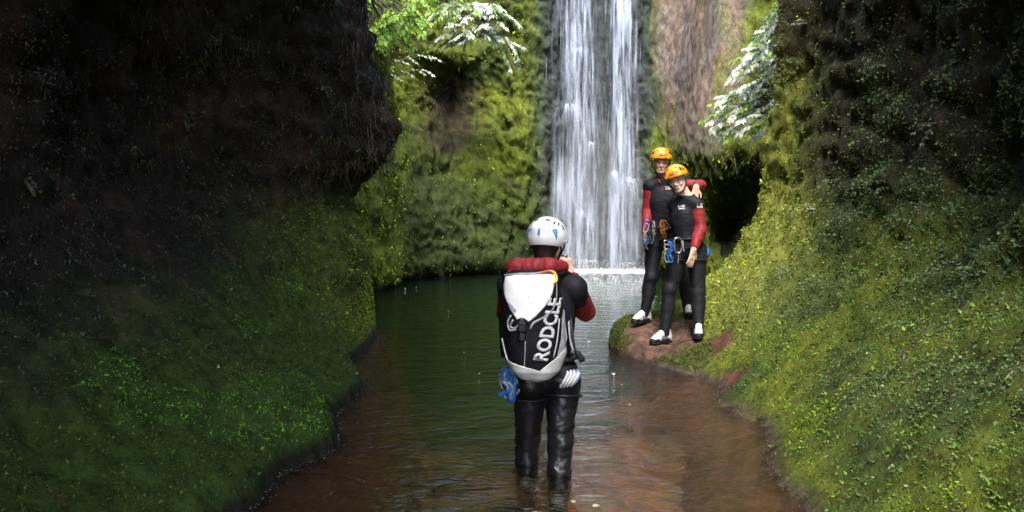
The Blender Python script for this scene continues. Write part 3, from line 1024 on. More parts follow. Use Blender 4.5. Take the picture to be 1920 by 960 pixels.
def tube_np(pts, r, sides=6, sub=4, closed=False, flat=None):
    """tube along a smoothed path; r a number or one per point; flat=(dir, factor) squashes it into webbing"""
    pts = np.array(pts, float)
    if closed: pts = np.vstack([pts, pts[:1]])
    n = len(pts)
    t = np.arange(n)
    if sub > 1 and n > 2:
        if closed:
            ext = np.vstack([pts[-2:-1], pts, pts[1:2]])
            pts2 = crom(np.arange(-1, n + 1), ext, np.linspace(0, n - 1, (n - 1) * sub + 1))
        else:
            pts2 = crom(t, pts, np.linspace(0, n - 1, (n - 1) * sub + 1))
    else:
        pts2 = pts
    rr_ = np.interp(np.linspace(0, n - 1, len(pts2)), t, np.broadcast_to(np.asarray(r, float), n))
    tg = unit(np.gradient(pts2, axis=0))
    ref = np.array([0, 0, 1.0]) if abs(tg[:, 2]).mean() < .8 else np.array([1.0, 0, 0])
    if flat is not None: ref = np.array(flat[0], float)
    s_ = unit(np.cross(tg, ref)); u_ = np.cross(s_, tg)
    an = np.linspace(0, 2 * math.pi, sides, endpoint=False)
    fk = flat[1] if flat is not None else 1
    ring = (s_[:, None] * np.cos(an)[None, :, None] + u_[:, None] * np.sin(an)[None, :, None] * fk) * rr_[:, None, None]
    V = (pts2[:, None] + ring).reshape(-1, 3)
    m_ = len(pts2)
    i_ = np.arange(m_ * sides).reshape(m_, sides)
    j_ = np.roll(i_, -1, 1)
    F = np.stack([i_[:-1], j_[:-1], j_[1:], i_[1:]], -1).reshape(-1, 4)
    if not closed:       # caps as degenerate-free quads around a centre point
        V = np.vstack([V, pts2[:1], pts2[-1:]])
        c0, c1 = m_ * sides, m_ * sides + 1
        h = sides // 2
        F = np.vstack([F, [[c0, i_[0, (2 * q + 2) % sides], i_[0, (2 * q + 1) % sides], i_[0, 2 * q]] for q in range(h)],
                       [[c1, i_[-1, 2 * q], i_[-1, (2 * q + 1) % sides], i_[-1, (2 * q + 2) % sides]] for q in range(h)]])
    return V, F


def join_np(parts):
    vs, fs, k = [], [], 0
    for v, f in parts:
        vs.append(v); fs.append(np.asarray(f) + k); k += len(v)
    return np.concatenate(vs), np.concatenate(fs)


def tube(name, pts, r, mat, parent=None, **kw):
    v, f = tube_np(pts, r, **kw)
    return mesh_np(name, v, f, mat, parent)


def empty(name, loc):
    o = bpy.data.objects.new(name, None)
    o.location = Vector(loc)
    o.empty_display_size = .1
    COL.objects.link(o)
    return o


def settle(root):
    """children are modelled in world coordinates: move them into the root's frame"""
    L_ = root.location.copy()
    for ch in root.children:
        if ch.type == 'MESH':
            ch.data.transform(Matrix.Translation(-L_))
            stack = list(ch.children)
            while stack:
                g_ = stack.pop()
                g_.data.transform(Matrix.Translation(-L_))
                stack += list(g_.children)


def frame(fwd, up=(0, 0, 1)):
    """columns right, forward, up"""
    f_ = U(fwd); u0 = np.array(up, float)
    r0 = U(np.cross(f_, u0)); u0 = np.cross(r0, f_)
    return np.stack([r0, f_, u0], 1)


# ---- figure materials
M_SKIN = simple('skin', (.62, .38, .28), .5, .4, nscale=30, namp=.08)
M_SKIN2 = simple('pale_skin', (.70, .47, .37), .5, .4, nscale=30, namp=.08)
M_NEO = simple('black_neoprene', (.010, .010, .014), .62, .3, nscale=20, namp=.25, bump=.25, bscale=18)
M_NEOG = simple('charcoal_neoprene', (.009, .009, .014), .65, .2, nscale=18, namp=.2, bump=.25, bscale=16)
M_RED = simple('red_neoprene', (.21, .018, .024), .6, .25, nscale=18, namp=.2, bump=.3, bscale=16)
M_HAIR = simple('dark_hair', (.018, .012, .010), .6, .3, nscale=120, namp=.5, bump=.6, bscale=200)
M_ORANGE = simple('orange_shell', (.85, .27, .012), .35, .5, nscale=25, namp=.08, bump=.05, bscale=40, coat=.3)
M_WSHELL = simple('white_shell', (.74, .75, .76), .35, .5, nscale=9, namp=.05, bump=.04, bscale=30, coat=.2)
M_BLUE = simple('blue_webbing', (.015, .13, .50), .5, .4, nscale=60, namp=.3)
M_LBLUE = simple('light_blue_webbing', (.10, .30, .58), .5, .4, nscale=60, namp=.3)
M_WHITE = simple('white_fabric', (.55, .55, .57), .6, .4, nscale=35, namp=.12, bump=.2, bscale=80)
M_GREYF = simple('grey_fabric', (.30, .30, .32), .7, .3, nscale=25, namp=.3, bump=.2, bscale=90)
M_BLACK = simple('black_plastic', (.010, .010, .012), .5, .3, namp=.2)
M_STEEL = simple('alloy', (.38, .39, .41), .3, .5, metal=.9, namp=.1)
M_YEL = simple('yellow_alloy', (.75, .42, .03), .35, .5, namp=.1)
M_ORW = simple('orange_webbing', (.60, .17, .03), .6, .3, nscale=60, namp=.3)
M_LIME = simple('lime_rubber', (.55, .70, .03), .6, .3)
M_CREAM = simple('cream_rubber', (.50, .45, .22), .7, .3, nscale=20, namp=.2)
M_EYEW = simple('eye_white', (.38, .33, .30), .4)
M_IRIS = simple('iris', (.05, .04, .03), .2)
M_LIP = simple('lip', (.36, .14, .11), .5)
M_DARKSOLE = simple('black_rubber', (.012, .011, .010), .75, .3, namp=.3, bump=.5, bscale=120)


def hand_prims(S, wrist, d_, pn, side, curl=.35, thumb=.5, inf=0, sc=1.0):
    """palm, four fingers of different length bent at the knuckles, thumb from the side of the palm.
    d_ hand direction, pn palm normal (the way the palm faces), side: +1/-1 which side the thumb leaves"""
    d_, pn = U(d_), U(pn)
    pn = U(pn - d_ * (pn @ d_))
    lat = np.cross(d_, pn) * side
    w = np.array(wrist, float)
    S.cap(w - d_ * .01, w + d_ * .03 * sc, .026, .028, flat=(pn, 1.25), k=.015)
    for i, o_ in enumerate((.029, .010, -.010, -.028)):
        S.cap(w + d_ * .015 * sc + lat * o_ * .6, w + d_ * .088 * sc + lat * o_, .014, .0115, k=.010)
    ln = (.072, .080, .074, .058)
    for i, o_ in enumerate((.031, .0105, -.0105, -.030)):
        q = w + d_ * .088 * sc + lat * o_ * 1.02
        a_ = curl * (1 + .12 * i)
        dir_ = d_ + lat * o_ * 2.0
        for s_, fr in enumerate((.45, .32, .25)):
            an = a_ * (s_ + 1) * .75
            dv = U(dir_ * math.cos(an) + pn * math.sin(an))
            e = q + dv * ln[i] * fr * sc
            r0 = .0098 - .0009 * s_
            S.cap(q, e, r0, r0 - .0009, k=.0025)
            q = e
    q = w + d_ * .022 * sc + lat * .024
    d1 = U(d_ * .75 + lat * .75 + pn * thumb)
    e = q + d1 * .045 * sc
    S.cap(q, e, .0155, .0115, k=.010)
    d2 = U(d_ * 1.0 + lat * .25 + pn * thumb * 1.1)
    S.cap(e, e + d2 * .034 * sc, .0112, .0088, k=.004)


def head_prims(S, c, R, ears=True):
    P_ = lambda x, y, z: c + R @ np.array([x, y, z])
    S.ell(P_(0, -.012, .035), (.076, .096, .098), R, k=.02)
    S.ell(P_(0, .028, -.035), (.060, .066, .082), R, k=.02)
    S.ell(P_(0, .070, -.098), (.026, .022, .020), R, k=.02)
    for s_ in (-1, 1):
        S.cap(P_(s_ * .058, .0, -.045), P_(s_ * .022, .068, -.095), .018, .016, k=.02)
        S.ell(P_(s_ * .036, .066, -.030), (.024, .022, .020), R, k=.018)
        S.cap(P_(s_ * .045, .080, .030), P_(s_ * .014, .090, .026), .009, k=.012)
        S.ell(P_(s_ * .031, .098, .008), (.017, .013, .011), R, k=.010, sub=True)
        S.ell(P_(s_ * .078, -.008, -.012), (.009, .019, .032), R, k=.006)
        S.ell(P_(s_ * .012, .098, -.034), (.010, .010, .008), R, k=.006)
    S.cap(P_(0, .090, .018), P_(0, .110, -.030), .0085, .0115, k=.008)
    S.cap(P_(-.020, .087, -.062), P_(.020, .087, -.062), .0095, k=.008)
    S.cap(P_(-.016, .085, -.074), P_(.016, .085, -.074), .009, k=.008)
    S.cap(P_(-.024, .099, -.0665), P_(.024, .099, -.0665), .0032, k=.003, sub=True)


def face_bits(c, R, parent, smile=0.0, lids=.35):
    P_ = lambda x, y, z: c + R @ np.array([x, y, z])
    for s_ in (-1, 1):
        S = Sdf(.0022, .001); S.ell(P_(s_ * .031, .079, .008), (.0135, .012, .0085), R)
        e = S.build('eye', M_EYEW, parent)
        S = Sdf(.0018, .001); S.ell(P_(s_ * .031 - .001, .0905, .007), (.0055, .0022, .0055), R)
        S.build('iris', M_IRIS, e)
        tube('eyebrow', [P_(s_ * .048, .086, .026), P_(s_ * .032, .097, .031), P_(s_ * .016, .098, .027)], .0035, M_HAIR, parent, sub=3)
    z = .008 * smile
    lips = [P_(-.026 - z * .5, .086 - z * .4, -.064 + z), P_(-.012, .0955, -.0665 - z * .3), P_(0, .0975, -.0668 - z * .5),
            P_(.012, .0955, -.0665 - z * .3), P_(.026 + z * .5, .086 - z * .4, -.064 + z)]
    tube('mouth', lips, [.0018, .0034, .0038, .0034, .0018], M_LIP, parent, sub=3, sides=6)


def patch(c, R, rad, poly, mat, name, parent, lift=.0015, n=5):
    """flat marking wrapped on an ellipsoid: poly in (azimuth, elevation) degrees, azimuth 0 = forward, 90 = right"""
    poly = np.radians(np.array(poly, float))
    cen_ = poly.mean(0)
    rings = [cen_ + (poly - cen_) * s_ for s_ in np.linspace(0, 1, n + 1)[1:]]
    pts = np.vstack([cen_[None]] + rings)
    az, el = pts[:, 0], pts[:, 1]
    d_ = np.stack([np.sin(az) * np.cos(el), np.cos(az) * np.cos(el), np.sin(el)], 1)
    rr_ = 1 / np.linalg.norm(d_ / np.array(rad), axis=1)
    V = np.array(c) + (d_ * (rr_ + lift)[:, None]) @ R.T
    m_ = len(poly); F = []
    for k in range(n):
        for i in range(m_):
            j = (i + 1) % m_
            if k == 0:
                F.append((0, 1 + i, 1 + j, 1 + j))
            else:
                a0 = 1 + (k - 1) * m_; b0_ = 1 + k * m_
                F.append((a0 + i, b0_ + i, b0_ + j, a0 + j))
    tri = [f for f in F]
    me = bpy.data.meshes.new(name)
    me.from_pydata([tuple(v) for v in V], [], [(f[0], f[1], f[2]) if f[2] == f[3] else f for f in tri])
    me.materials.append(mat)
    o = bpy.data.objects.new(name, me); COL.objects.link(o); o.parent = parent
    md = o.modifiers.new('thick', 'SOLIDIFY'); md.thickness = .0016; md.offset = 0
    return o


HR = np.array([.118, .142, .118])


def helmet(c, R, mat, parent, kind):
    """climbing helmet with rim, vents and chin strap"""
    hc = c + R @ np.array([0, -.006, .045])
    P_ = lambda x, y, z: hc + R @ np.array([x, y, z])
    S = Sdf(.004, .012)
    S.ell(hc, HR, R)
    for s_ in (-1, 1):
        S.cap(P_(s_ * .030, .115, .03), P_(s_ * .035, -.11, .05), .022, k=.03)
    if kind == 'orange':
        S.cap(P_(-.07, .112, .012), P_(.07, .112, .012), .018, k=.02)
        S.plane(P_(0, .1, .002), R @ np.array([0, .04, -1]))
        S.plane(P_(0, -.1, -.03), R @ np.array([0, -.35, -1]))
    else:
        S.plane(P_(0, -.10, -.052), R @ np.array([0, -.12, -1]))
        S.plane(P_(0, .1, -.005), R @ np.array([0, .42, -1]))
    S.ell(P_(0, 0, -.015), HR - [.014, .014, .010], R, k=.004, sub=True)
    sh = S.build('helmet', mat, parent)
    if kind == 'orange':
        for az, el, w_, h_ in ((-48, 32, 6, 11), (-64, 28, 5, 9), (48, 32, 6, 11), (64, 28, 5, 9), (-28, 44, 4, 6), (28, 44, 4, 6)):
            poly = [(az + w_ * math.cos(t) , el + h_ * math.sin(t)) for t in np.linspace(0, 2 * math.pi, 9)[:-1]]
            patch(hc, R, HR * 1.005, poly, M_BLACK, 'vent', sh, lift=.004)
        patch(hc, R, HR * 1.01, [(-25, 12), (13, 12), (13, 24), (-25, 24)], M_BLACK, 'badge', sh, lift=.009)
        t_ = [(-21 + i * 5, 15.5) for i in range(7)]
        for a_, e_ in t_:
            patch(hc, R, HR * 1.01, [(a_, e_), (a_ + 3, e_), (a_ + 3, e_ + 5), (a_, e_ + 5)], M_ORANGE, 'badge_mark', sh, lift=.0115, n=1)
    else:
        v_tri = lambda a0, s_: [(a0, 20), (a0 + 26 * s_, 14), (a0 + 13 * s_ + 8 * s_, -10)]
        for s_, a0 in ((-1, 157), (1, 205)):
            poly = [(a0, 22), (a0 + 24 * s_, 18), (a0 + 21 * s_, -8)]
            patch(hc, R, HR, poly, M_BLUE, 'blue_mark', sh, lift=.003)
            cc = np.mean(poly, 0)
            patch(hc, R, HR, [tuple(cc + (np.array(q) - cc) * .45) for q in poly], M_LBLUE, 'blue_mark', sh, lift=.0055)
        patch(hc, R, HR, [(178.5, 2), (183.5, 2), (184, 12), (182.5, 19), (179.5, 19), (178, 12)], M_BLUE, 'blue_mark', sh, lift=.004)
        for az, el, t in ((160, 46, .35), (205, 46, -.35), (138, 38, -.8), (122, 36, -.9), (108, 26, 1.2), (228, 38, .8)):
            poly = [(az + 9 * math.cos(q) * math.cos(t) - 2.2 * math.sin(q) * math.sin(t), el + 9 * math.cos(q) * math.sin(t) + 2.2 * math.sin(q) * math.cos(t)) for q in np.linspace(0, 2 * math.pi, 11)[:-1]]
            patch(hc, R, HR, poly, M_BLACK, 'vent', sh, lift=.006)
        tube('rim_band', [P_(.108, .05, .0), P_(.118, .02, -.022), P_(.113, -.03, -.032)], .007, M_GREYF, sh, sides=6)
    for s_ in (-1, 1):
        for y0 in (.055, -.05):
            tube('chin_strap', [P_(s_ * .098, y0, -.010), P_(s_ * .088, .018 + y0 * .4, -.075), P_(s_ * .066, .030, -.115)], .0055, M_BLACK, sh, sub=3)
        tube('chin_strap', [P_(s_ * .066, .030, -.115), P_(s_ * .050, .055, -.150), P_(0, .078, -.166)], .0055, M_BLACK, sh, sub=3)
    return sh


def shoe(ank, toe_dir, ground_z, parent, sc=1.1, tab=False):
    """canyoning shoe: black sole and toe guard, cream midsole, white upper, laces and side stripes"""
    f_ = U([toe_dir[0], toe_dir[1], 0]); R = frame(f_)
    o_ = np.array([ank[0], ank[1], ground_z])
    P_ = lambda x, y, z: o_ + R @ (np.array([x, y, z]) * sc)
    S = Sdf(.005, .012)
    S.cap(P_(0, -.055, .055), P_(.004, .15, .048), .040, .038, flat=((0, 0, 1), 1.05), k=.02)
    S.cap(P_(0, -.052, .06), P_(0, -.028, .150), .047, .046, k=.02, cut=True)
    S.cap(P_(0, -.01, .118), P_(.003, .115, .072), .036, .032, k=.03)
    up_ = S.build('shoe', M_WHITE, parent)
    S = Sdf(.004, .01)
    S.cap(P_(0, -.058, .016), P_(-.002, .045, .016), .047, .046, flat=((0, 0, 1), 2.9), k=.01)
    S.cap(P_(-.002, .045, .016), P_(.004, .158, .020), .046, .044, flat=((0, 0, 1), 2.9), k=.01)
    S.build('sole', M_DARKSOLE, up_)
    S = Sdf(.004, .01)
    S.cap(P_(0, -.060, .034), P_(0, .06, .030), .0455, .0445, flat=((0, 0, 1), 3.4), k=.01)
    S.build('midsole', M_CREAM, up_)
    S = Sdf(.004, .01)
    S.cap(P_(.004, .126, .046), P_(.004, .158, .038), .044, .042, flat=((0, 0, 1), 1.15), k=.01)
    S.build('toe_cap', M_BLACK, up_)
    S = Sdf(.004, .01)
    S.cap(P_(0, -.066, .045), P_(0, -.060, .085), .042, .042, k=.01, cut=True)
    for s_ in (-1, 1): S.cap(P_(s_ * .014, -.03, .034), P_(s_ * .012, .10, .024), .032, .030, k=.01)
    S.build('heel_guard', M_BLACK, up_)
    for s_ in (-1, 1):
        for j in range(3):
            y0 = .02 + j * .028
            tube('stripe', [P_(s_ * .043, y0 + .02, .030), P_(s_ * .0435, y0 + .004, .055), P_(s_ * .034, y0 - .012, .078)], .0075, M_BLACK, up_, sub=3)
    for j in range(4):
        y0 = .015 + j * .028
        tube('lace', [P_(-.026, y0, .108 - j * .012), P_(0, y0 + .005, .122 - j * .0125), P_(.026, y0, .108 - j * .012)], .004, M_GREYF, up_, sub=3)
    v, f = tube_np([P_(.046 * math.cos(t), -.030 + .046 * math.sin(t), .150) for t in np.linspace(0, 2 * math.pi, 9)[:-1]], .008, closed=True)
    mesh_np('cuff', v, f, M_BLACK, up_)
    if tab:
        S = Sdf(.004, .004); S.box(P_(.02, -.10, .12), (.014, .008, .022), R, .004); S.build('pull_tab', M_LIME, up_)
    return up_


def carabiner_np(c, up, nrm, L_=.10, r=.006):
    up, nrm = U(up), U(nrm); s_ = np.cross(up, nrm)
    q = [(-.18, .42), (.0, .5), (.2, .42), (.27, .15), (.2, -.35), (0, -.5), (-.2, -.38), (-.24, 0)]
    return tube_np([np.array(c) + (s_ * x + up * y) * L_ for x, y in q], r, closed=True, sub=3)


def gear(name, top, drop, mats, label, cat, n_bin=3, seed=1, wide=.05, fwd=(0, -1, 0)):
    """carabiners and slings hanging from a harness loop"""
    r = random.Random(seed)
    root = empty(name, top)
    top = np.array(top, float)
    for k in range(n_bin):
        q = top + np.array([r.uniform(-wide, wide), r.uniform(-.015, .015), -.05 - drop * k / max(1, n_bin) * .75])
        v, f = carabiner_np(q, (r.uniform(-.4, .4), 0, 1), (r.uniform(-.7, .7), -1, r.uniform(-.2, .2)), L_=.095, r=.0058)
        mesh_np('carabiner', v, f, M_STEEL if k % 2 == 0 else M_GREYF, root)
    for k, m_ in enumerate(mats):
        a = top + np.array([r.uniform(-wide, wide), r.uniform(-.02, .0), r.uniform(-.03, .0)])
        pts = [a]
        for j in range(1, 4):
            pts.append(a + np.array([r.uniform(-.03, .03), r.uniform(-.012, .012), -drop * r.uniform(.6, 1.0) * j / 3]))
        b_ = [p_ + np.array([r.uniform(.018, .032), -.006, 0]) for p_ in reversed(pts)]
        v, f = tube_np(pts + b_, .0085, closed=True, sub=3, sides=6)
        mesh_np('sling', v, f, m_, root)
    S = Sdf(.004, .004)
    S.ell(top + [0, -.01, -drop * .55], (.032, .014, .045)); S.cap(top + [.0, -.014, -drop * .75], top + [.012, -.014, -drop], .012, .009)
    S.build('descender', M_BLACK, root)
    tag(root, label, cat)
    settle(root)
    return root


class Person:
    def __init__(s, J, yaw_axis, loc, label, skin, head_f, head_up, group=None, scale=1.0):
        s.J = {k: np.array(v, float) for k, v in J.items()}
        s.R = frame(yaw_axis)                                  # torso frame: right, forward, up
        s.root = empty('person', loc)
        tag(s.root, label, 'person', group)
        s.skin = skin
        s.RH = frame(head_f, head_up)

    wf = 1.0

    def torso(s, S, inf=0, top=True):
        J, R, w = s.J, s.R, s.wf
        up = U(J['chest'] - J['pelvis']); Rt = frame(s.R[:, 1], up)
        S.ell(J['pelvis'], (.158 * w, .108, .115), Rt, inf=inf, k=.04)
        S.ell((J['pelvis'] * .5 + J['chest'] * .5), (.130 * w, .095, .17), Rt, inf=inf, k=.05)
        S.ell(J['chest'], (.165 * w, .112, .175), Rt, inf=inf, k=.05)
        for h in ('hipa', 'hipb'):
            S.ell(J[h] - Rt[:, 1] * .045 + [0, 0, .01], (.085, .085, .09), Rt, inf=inf, k=.04)
        if top:
            for q in ('sha', 'shb'):
                S.cap(J['neck'] - up * .02, J[q], .062, .058, inf=inf, k=.035)

    def arm(s, S, q, inf=0, cut=0, start=0.0, end=1.0):
        J = s.J
        a, e, w = J['sh' + q], J['el' + q], J['wr' + q]
        S.cap(a + (e - a) * start, e, .058 - .014 * start, .043, inf=inf, k=.02, cuta=start > 0)
        S.cap(e, e + (w - e) * end, .044, .030, inf=inf, k=.02, cut=cut)
        S.cap(e + (w - e) * .12, e + (w - e) * .42, .043, .040, inf=inf, k=.03)

    def leg(s, S, q, inf=0, end=1.0, cut=False):
        J = s.J
        h, k_, a = J['hip' + q], J['kn' + q], J['an' + q]
        S.cap(h, k_, .092, .060, inf=inf, k=.03)
        S.cap(k_, k_ + (a - k_) * end, .058, .040 + .018 * (1 - end), inf=inf, k=.02, cut=cut)
        back = -s.R[:, 1]
        S.ell(k_ * .68 + a * .32 + back * .018, (.052, .052, .115), None, inf=inf, k=.04)
        S.ell(k_ - back * .012, (.052, .05, .058), None, inf=inf, k=.03)

    def body(s, hands):
        S = Sdf(.0055, .015)
        s.torso(S); J = s.J
        for q in 'ab': s.arm(S, q); s.leg(S, q)
        for q in 'ab':
            f_ = s.J['toe' + q] - J['an' + q]; f_[2] = 0
            S.cap(J['an' + q] + [0, 0, -.02], J['an' + q] + U(f_) * .15 + [0, 0, -.048], .028, .022, k=.02)
        S.cap(J['neck'], J['head'] + s.RH @ np.array([0, -.02, -.05]), .060, .055, k=.025)
        head_prims(S, J['head'], s.RH)
        for q, h in hands.items():
            hand_prims(S, J['wr' + q], **h)
        return S.build('body', s.skin, s.root)
# ================================================================== PEOPLE
def ledge_z(x, y):
    d2 = (pf[:, 0] - x) ** 2 + (pf[:, 1] - y) ** 2
    k = np.argsort(d2)[:6]
    return float(pf[k, 2].max())


def xof(px, Y):
    return (px - 960) / F_PX * Y


def folds(V):
    """soft creases of neoprene, mostly across the limbs"""
    n_ = fbm(V * [1, 1, 2.4], 8, 3, .55, True) + .6 * fbm(V, 4, 2)
    k_ = V - V.mean(0)
    g = np.stack([fbm(V + 3, 7, 2), fbm(V + 13, 7, 2), V[:, 0] * 0], 1)
    out_ = V + g * .009
    d_ = np.stack([k_[:, 0], k_[:, 1], k_[:, 2] * 0], 1)
    d_ /= np.linalg.norm(d_, axis=1)[:, None] + .05
    return out_ + d_ * (n_ * .0055)[:, None]


# ---------------- the tall man at the back (his right side is at the left in the picture)
Y2 = 8.4
ga, gb = ledge_z(xof(1203, 8.33), 8.33), ledge_z(xof(1296, 8.5), 8.5)
J = dict(head=A(1239, 305, Y2 - .04), neck=A(1243, 336, Y2), chest=A(1242, 375, Y2), pelvis=A(1240, 440, Y2),
         sha=A(1219, 350, Y2), shb=A(1270, 347, Y2), ela=A(1214, 397, Y2 + .02), wra=A(1210, 440, Y2 - .1),
         elb=A(1313, 347, Y2 - .12), wrb=A(1305, 352, 7.93),
         hipa=A(1228, 448, Y2), hipb=A(1256, 448, Y2), kna=A(1221, 520, Y2 - .06), knb=A(1282, 522, Y2 + .03),
         ana=(xof(1210, 8.36), 8.36, ga + .085), anb=(xof(1292, 8.5), 8.5, gb + .085),
         toea=(xof(1188, 8.2), 8.2, ga), toeb=(xof(1297, 8.3), 8.3, gb))
T = Person(J, (-.25, -1, 0), (xof(1248, Y2), Y2, ga), 'taller man in orange helmet standing behind with arm over his friend', M_SKIN,
           (-.12, -1, -.10), (.02, 0, 1))
T.wf = .92
T.body({'a': dict(d_=(-.1, -.1, -1), pn=(1, 0, 0), side=1, curl=.35),
        'b': dict(d_=(-.22, -.25, -1), pn=(.1, 1, -.2), side=1, curl=.22, thumb=.1, sc=1.05)})
S = Sdf(.0065, .015)
T.torso(S, .008); T.leg(S, 'a', .010, .99, True); T.leg(S, 'b', .010, .99, True)
S.plane(J['neck'] + np.array([0, 0, .0]), (0, 0, 1))
suit = S.build('wetsuit', M_NEO, T.root, folds)
S = Sdf(.006, .012)
for q in 'ab': T.arm(S, q, .010, True, .0, .97)
S.build('sleeves', M_RED, T.root, folds)
S = Sdf(.006, .012)
T.torso(S, .016)
S.ell(T.J['sha'] + [0, 0, .0], (.072, .075, .075)).ell(T.J['shb'], (.070, .075, .075))
S.plane(T.J['neck'] + np.array([0, 0, .03]), (0, -.2, 1)).plane(T.J['pelvis'] + np.array([0, 0, -.02]), (0, 0, -1))
vest = S.build('vest', M_NEOG, T.root, folds)
face_bits(T.J['head'], T.RH, T.root, 0)
v, f = tube_np([T.J['neck'] + np.array([.068 * math.cos(t), .062 * math.sin(t), .022 + .012 * math.sin(t)]) for t in np.linspace(0, 2 * math.pi, 13)[:-1]], .017, closed=True)
mesh_np('collar', v, f, M_NEOG, T.root)
tube('collar_flap', [T.J['neck'] + np.array(q) for q in ((-.07, -.02, .04), (-.062, -.055, .0), (-.045, -.10, -.045))], [.014, .018, .008], M_RED, T.root, sub=4)
helmet(T.J['head'], T.RH, M_ORANGE, T.root, 'orange')
for q in 'ab':
    shoe(T.J['an' + q], T.J['toe' + q] - T.J['an' + q], (ga if q == 'a' else gb) + .002, T.root)

# ---------------- the man in front, head leaning on his friend
Y3 = 7.85
ha, hb = ledge_z(xof(1243, 7.78), 7.78), ledge_z(xof(1313, 7.6), 7.6)
J = dict(head=A(1270, 338, Y3 - .05), neck=A(1288, 371, Y3), chest=A(1283, 410, Y3 + .02), pelvis=A(1288, 462, Y3),
         sha=A(1266, 386, Y3 + .05), shb=A(1307, 386, Y3 - .06), ela=A(1282, 428, Y3 + .22), wra=A(1276, 434, Y3 + .48),
         elb=A(1313, 430, Y3 - .10), wrb=A(1301, 467, Y3 - .22),
         hipa=A(1272, 472, Y3 + .02), hipb=A(1305, 472, Y3 - .02), kna=A(1256, 541, Y3 - .02), knb=A(1308, 548, Y3 - .05),
         ana=(xof(1248, 7.82), 7.82, ha + .085), anb=(xof(1313, 7.72), 7.72, hb + .085),
         toea=(xof(1222, 7.66), 7.66, ha), toeb=(xof(1314, 7.5), 7.5, hb))
W = Person(J, (-.55, -1, 0), (xof(1280, Y3), Y3, ha), 'smiling man in orange helmet in front, leaning head on taller friend', M_SKIN2,
           (-.45, -1, -.22), (-.30, 0, 1))
W.wf = .80
W.body({'a': dict(d_=(-.2, .5, -.4), pn=(-1, 0, 0), side=1, curl=.3),
        'b': dict(d_=(-.22, -.05, -1), pn=(-.5, .9, 0), side=1, curl=.16, thumb=.2, sc=1.1)})
S = Sdf(.0065, .015)
W.torso(S, .008); W.leg(S, 'a', .012, .99, True); W.leg(S, 'b', .012, .99, True)
S.plane(W.J['neck'], (0, 0, 1))
S.build('wetsuit', M_NEO, W.root, folds)
S = Sdf(.006, .012)
for q in 'ab': W.arm(S, q, .012, True, .0, .97)
S.build('sleeves', M_RED, W.root, folds)
S = Sdf(.006, .012)
W.torso(S, .018)
S.ell(W.J['sha'], (.075, .078, .078))
S.ell(W.J['shb'] + [-.02, .02, .02], (.064, .072, .058))
S.plane(W.J['neck'] + np.array([0, 0, .03]), (0, -.2, 1)).plane(W.J['pelvis'] + np.array([0, 0, -.02]), (0, 0, -1))
S.build('vest', M_NEOG, W.root, folds)
face_bits(W.J['head'], W.RH, W.root, 1.0)
v, f = tube_np([W.J['neck'] + np.array([.070 * math.cos(t), .064 * math.sin(t), .020 + .012 * math.sin(t)]) for t in np.linspace(0, 2 * math.pi, 13)[:-1]], .019, closed=True)
mesh_np('collar', v, f, M_NEOG, W.root)
helmet(W.J['head'], W.RH, M_ORANGE, W.root, 'orange')
for q in 'ab':
    shoe(W.J['an' + q], W.J['toe' + q] - W.J['an' + q], (ha if q == 'a' else hb) + .002, W.root, tab=(q == 'a'))


# printed marks: two short rows of block strokes (too small in the photo to spell)
def surf_y(objs, x, z):
    """front surface of garments along +Y at x, z"""
    best = 99
    for o in objs:
        n_ = len(o.data.vertices); a_ = np.empty(n_ * 3, np.float32); o.data.vertices.foreach_get('co', a_); a_ = a_.reshape(-1, 3)
        m_ = (np.abs(a_[:, 0] - x) < .009) & (np.abs(a_[:, 2] - z) < .009)
        if m_.any(): best = min(best, a_[m_, 1].min())
    return best


LOGO = [  # two rows of strokes: a short block line over two words
    (-1, .9, -1, .15), (-1, .15, -.7, .15), (-.45, .55, .0, .55), (.15, .9, .15, .15), (.15, .9, .55, .9), (.55, .9, .55, .15), (.15, .15, .55, .15),
    (.75, .9, 1, .9), (.75, .9, .75, .15), (-1, -.15, -1, -.9), (-1, -.9, -.55, -.9), (-.55, -.15, -.55, -.9), (-.3, -.2, -.3, -.9), (-.3, -.2, -.05, -.5),
    (.2, -.2, .2, -.9), (.2, -.9, .5, -.9), (.5, -.2, .5, -.9), (.75, -.2, 1, -.2), (.87, -.2, .87, -.9)]


def logo(person, cloths, px, py, Yc, w, h):
    c = A(px, py, Yc)
    parts = []
    for x0, z0, x1, z1 in LOGO:
        pts = []
        for t in (0, .5, 1):
            x = c[0] + (x0 * (1 - t) + x1 * t) * w / 2; z = c[2] + (z0 * (1 - t) + z1 * t) * h / 2
            y = surf_y(cloths, x, z)
            if y > 90: y = Yc
            pts.append((x, y - .002, z))
        parts.append(tube_np(pts, .0042, sub=1, sides=4))
    v, f = join_np(parts)
    return mesh_np('logo', v, f, M_WHITE, person.root)


kids = lambda P_, nm: [o for o in P_.root.children if o.name.split('.')[0] == nm]
logo(T, kids(T, 'vest'), 1255, 352, Y2 - .15, .055, .038)
logo(W, kids(W, 'vest'), 1280, 389, Y3 - .12, .058, .045)
logo(W, kids(W, 'sleeves'), 1311, 386, Y3 - .1, .055, .042)


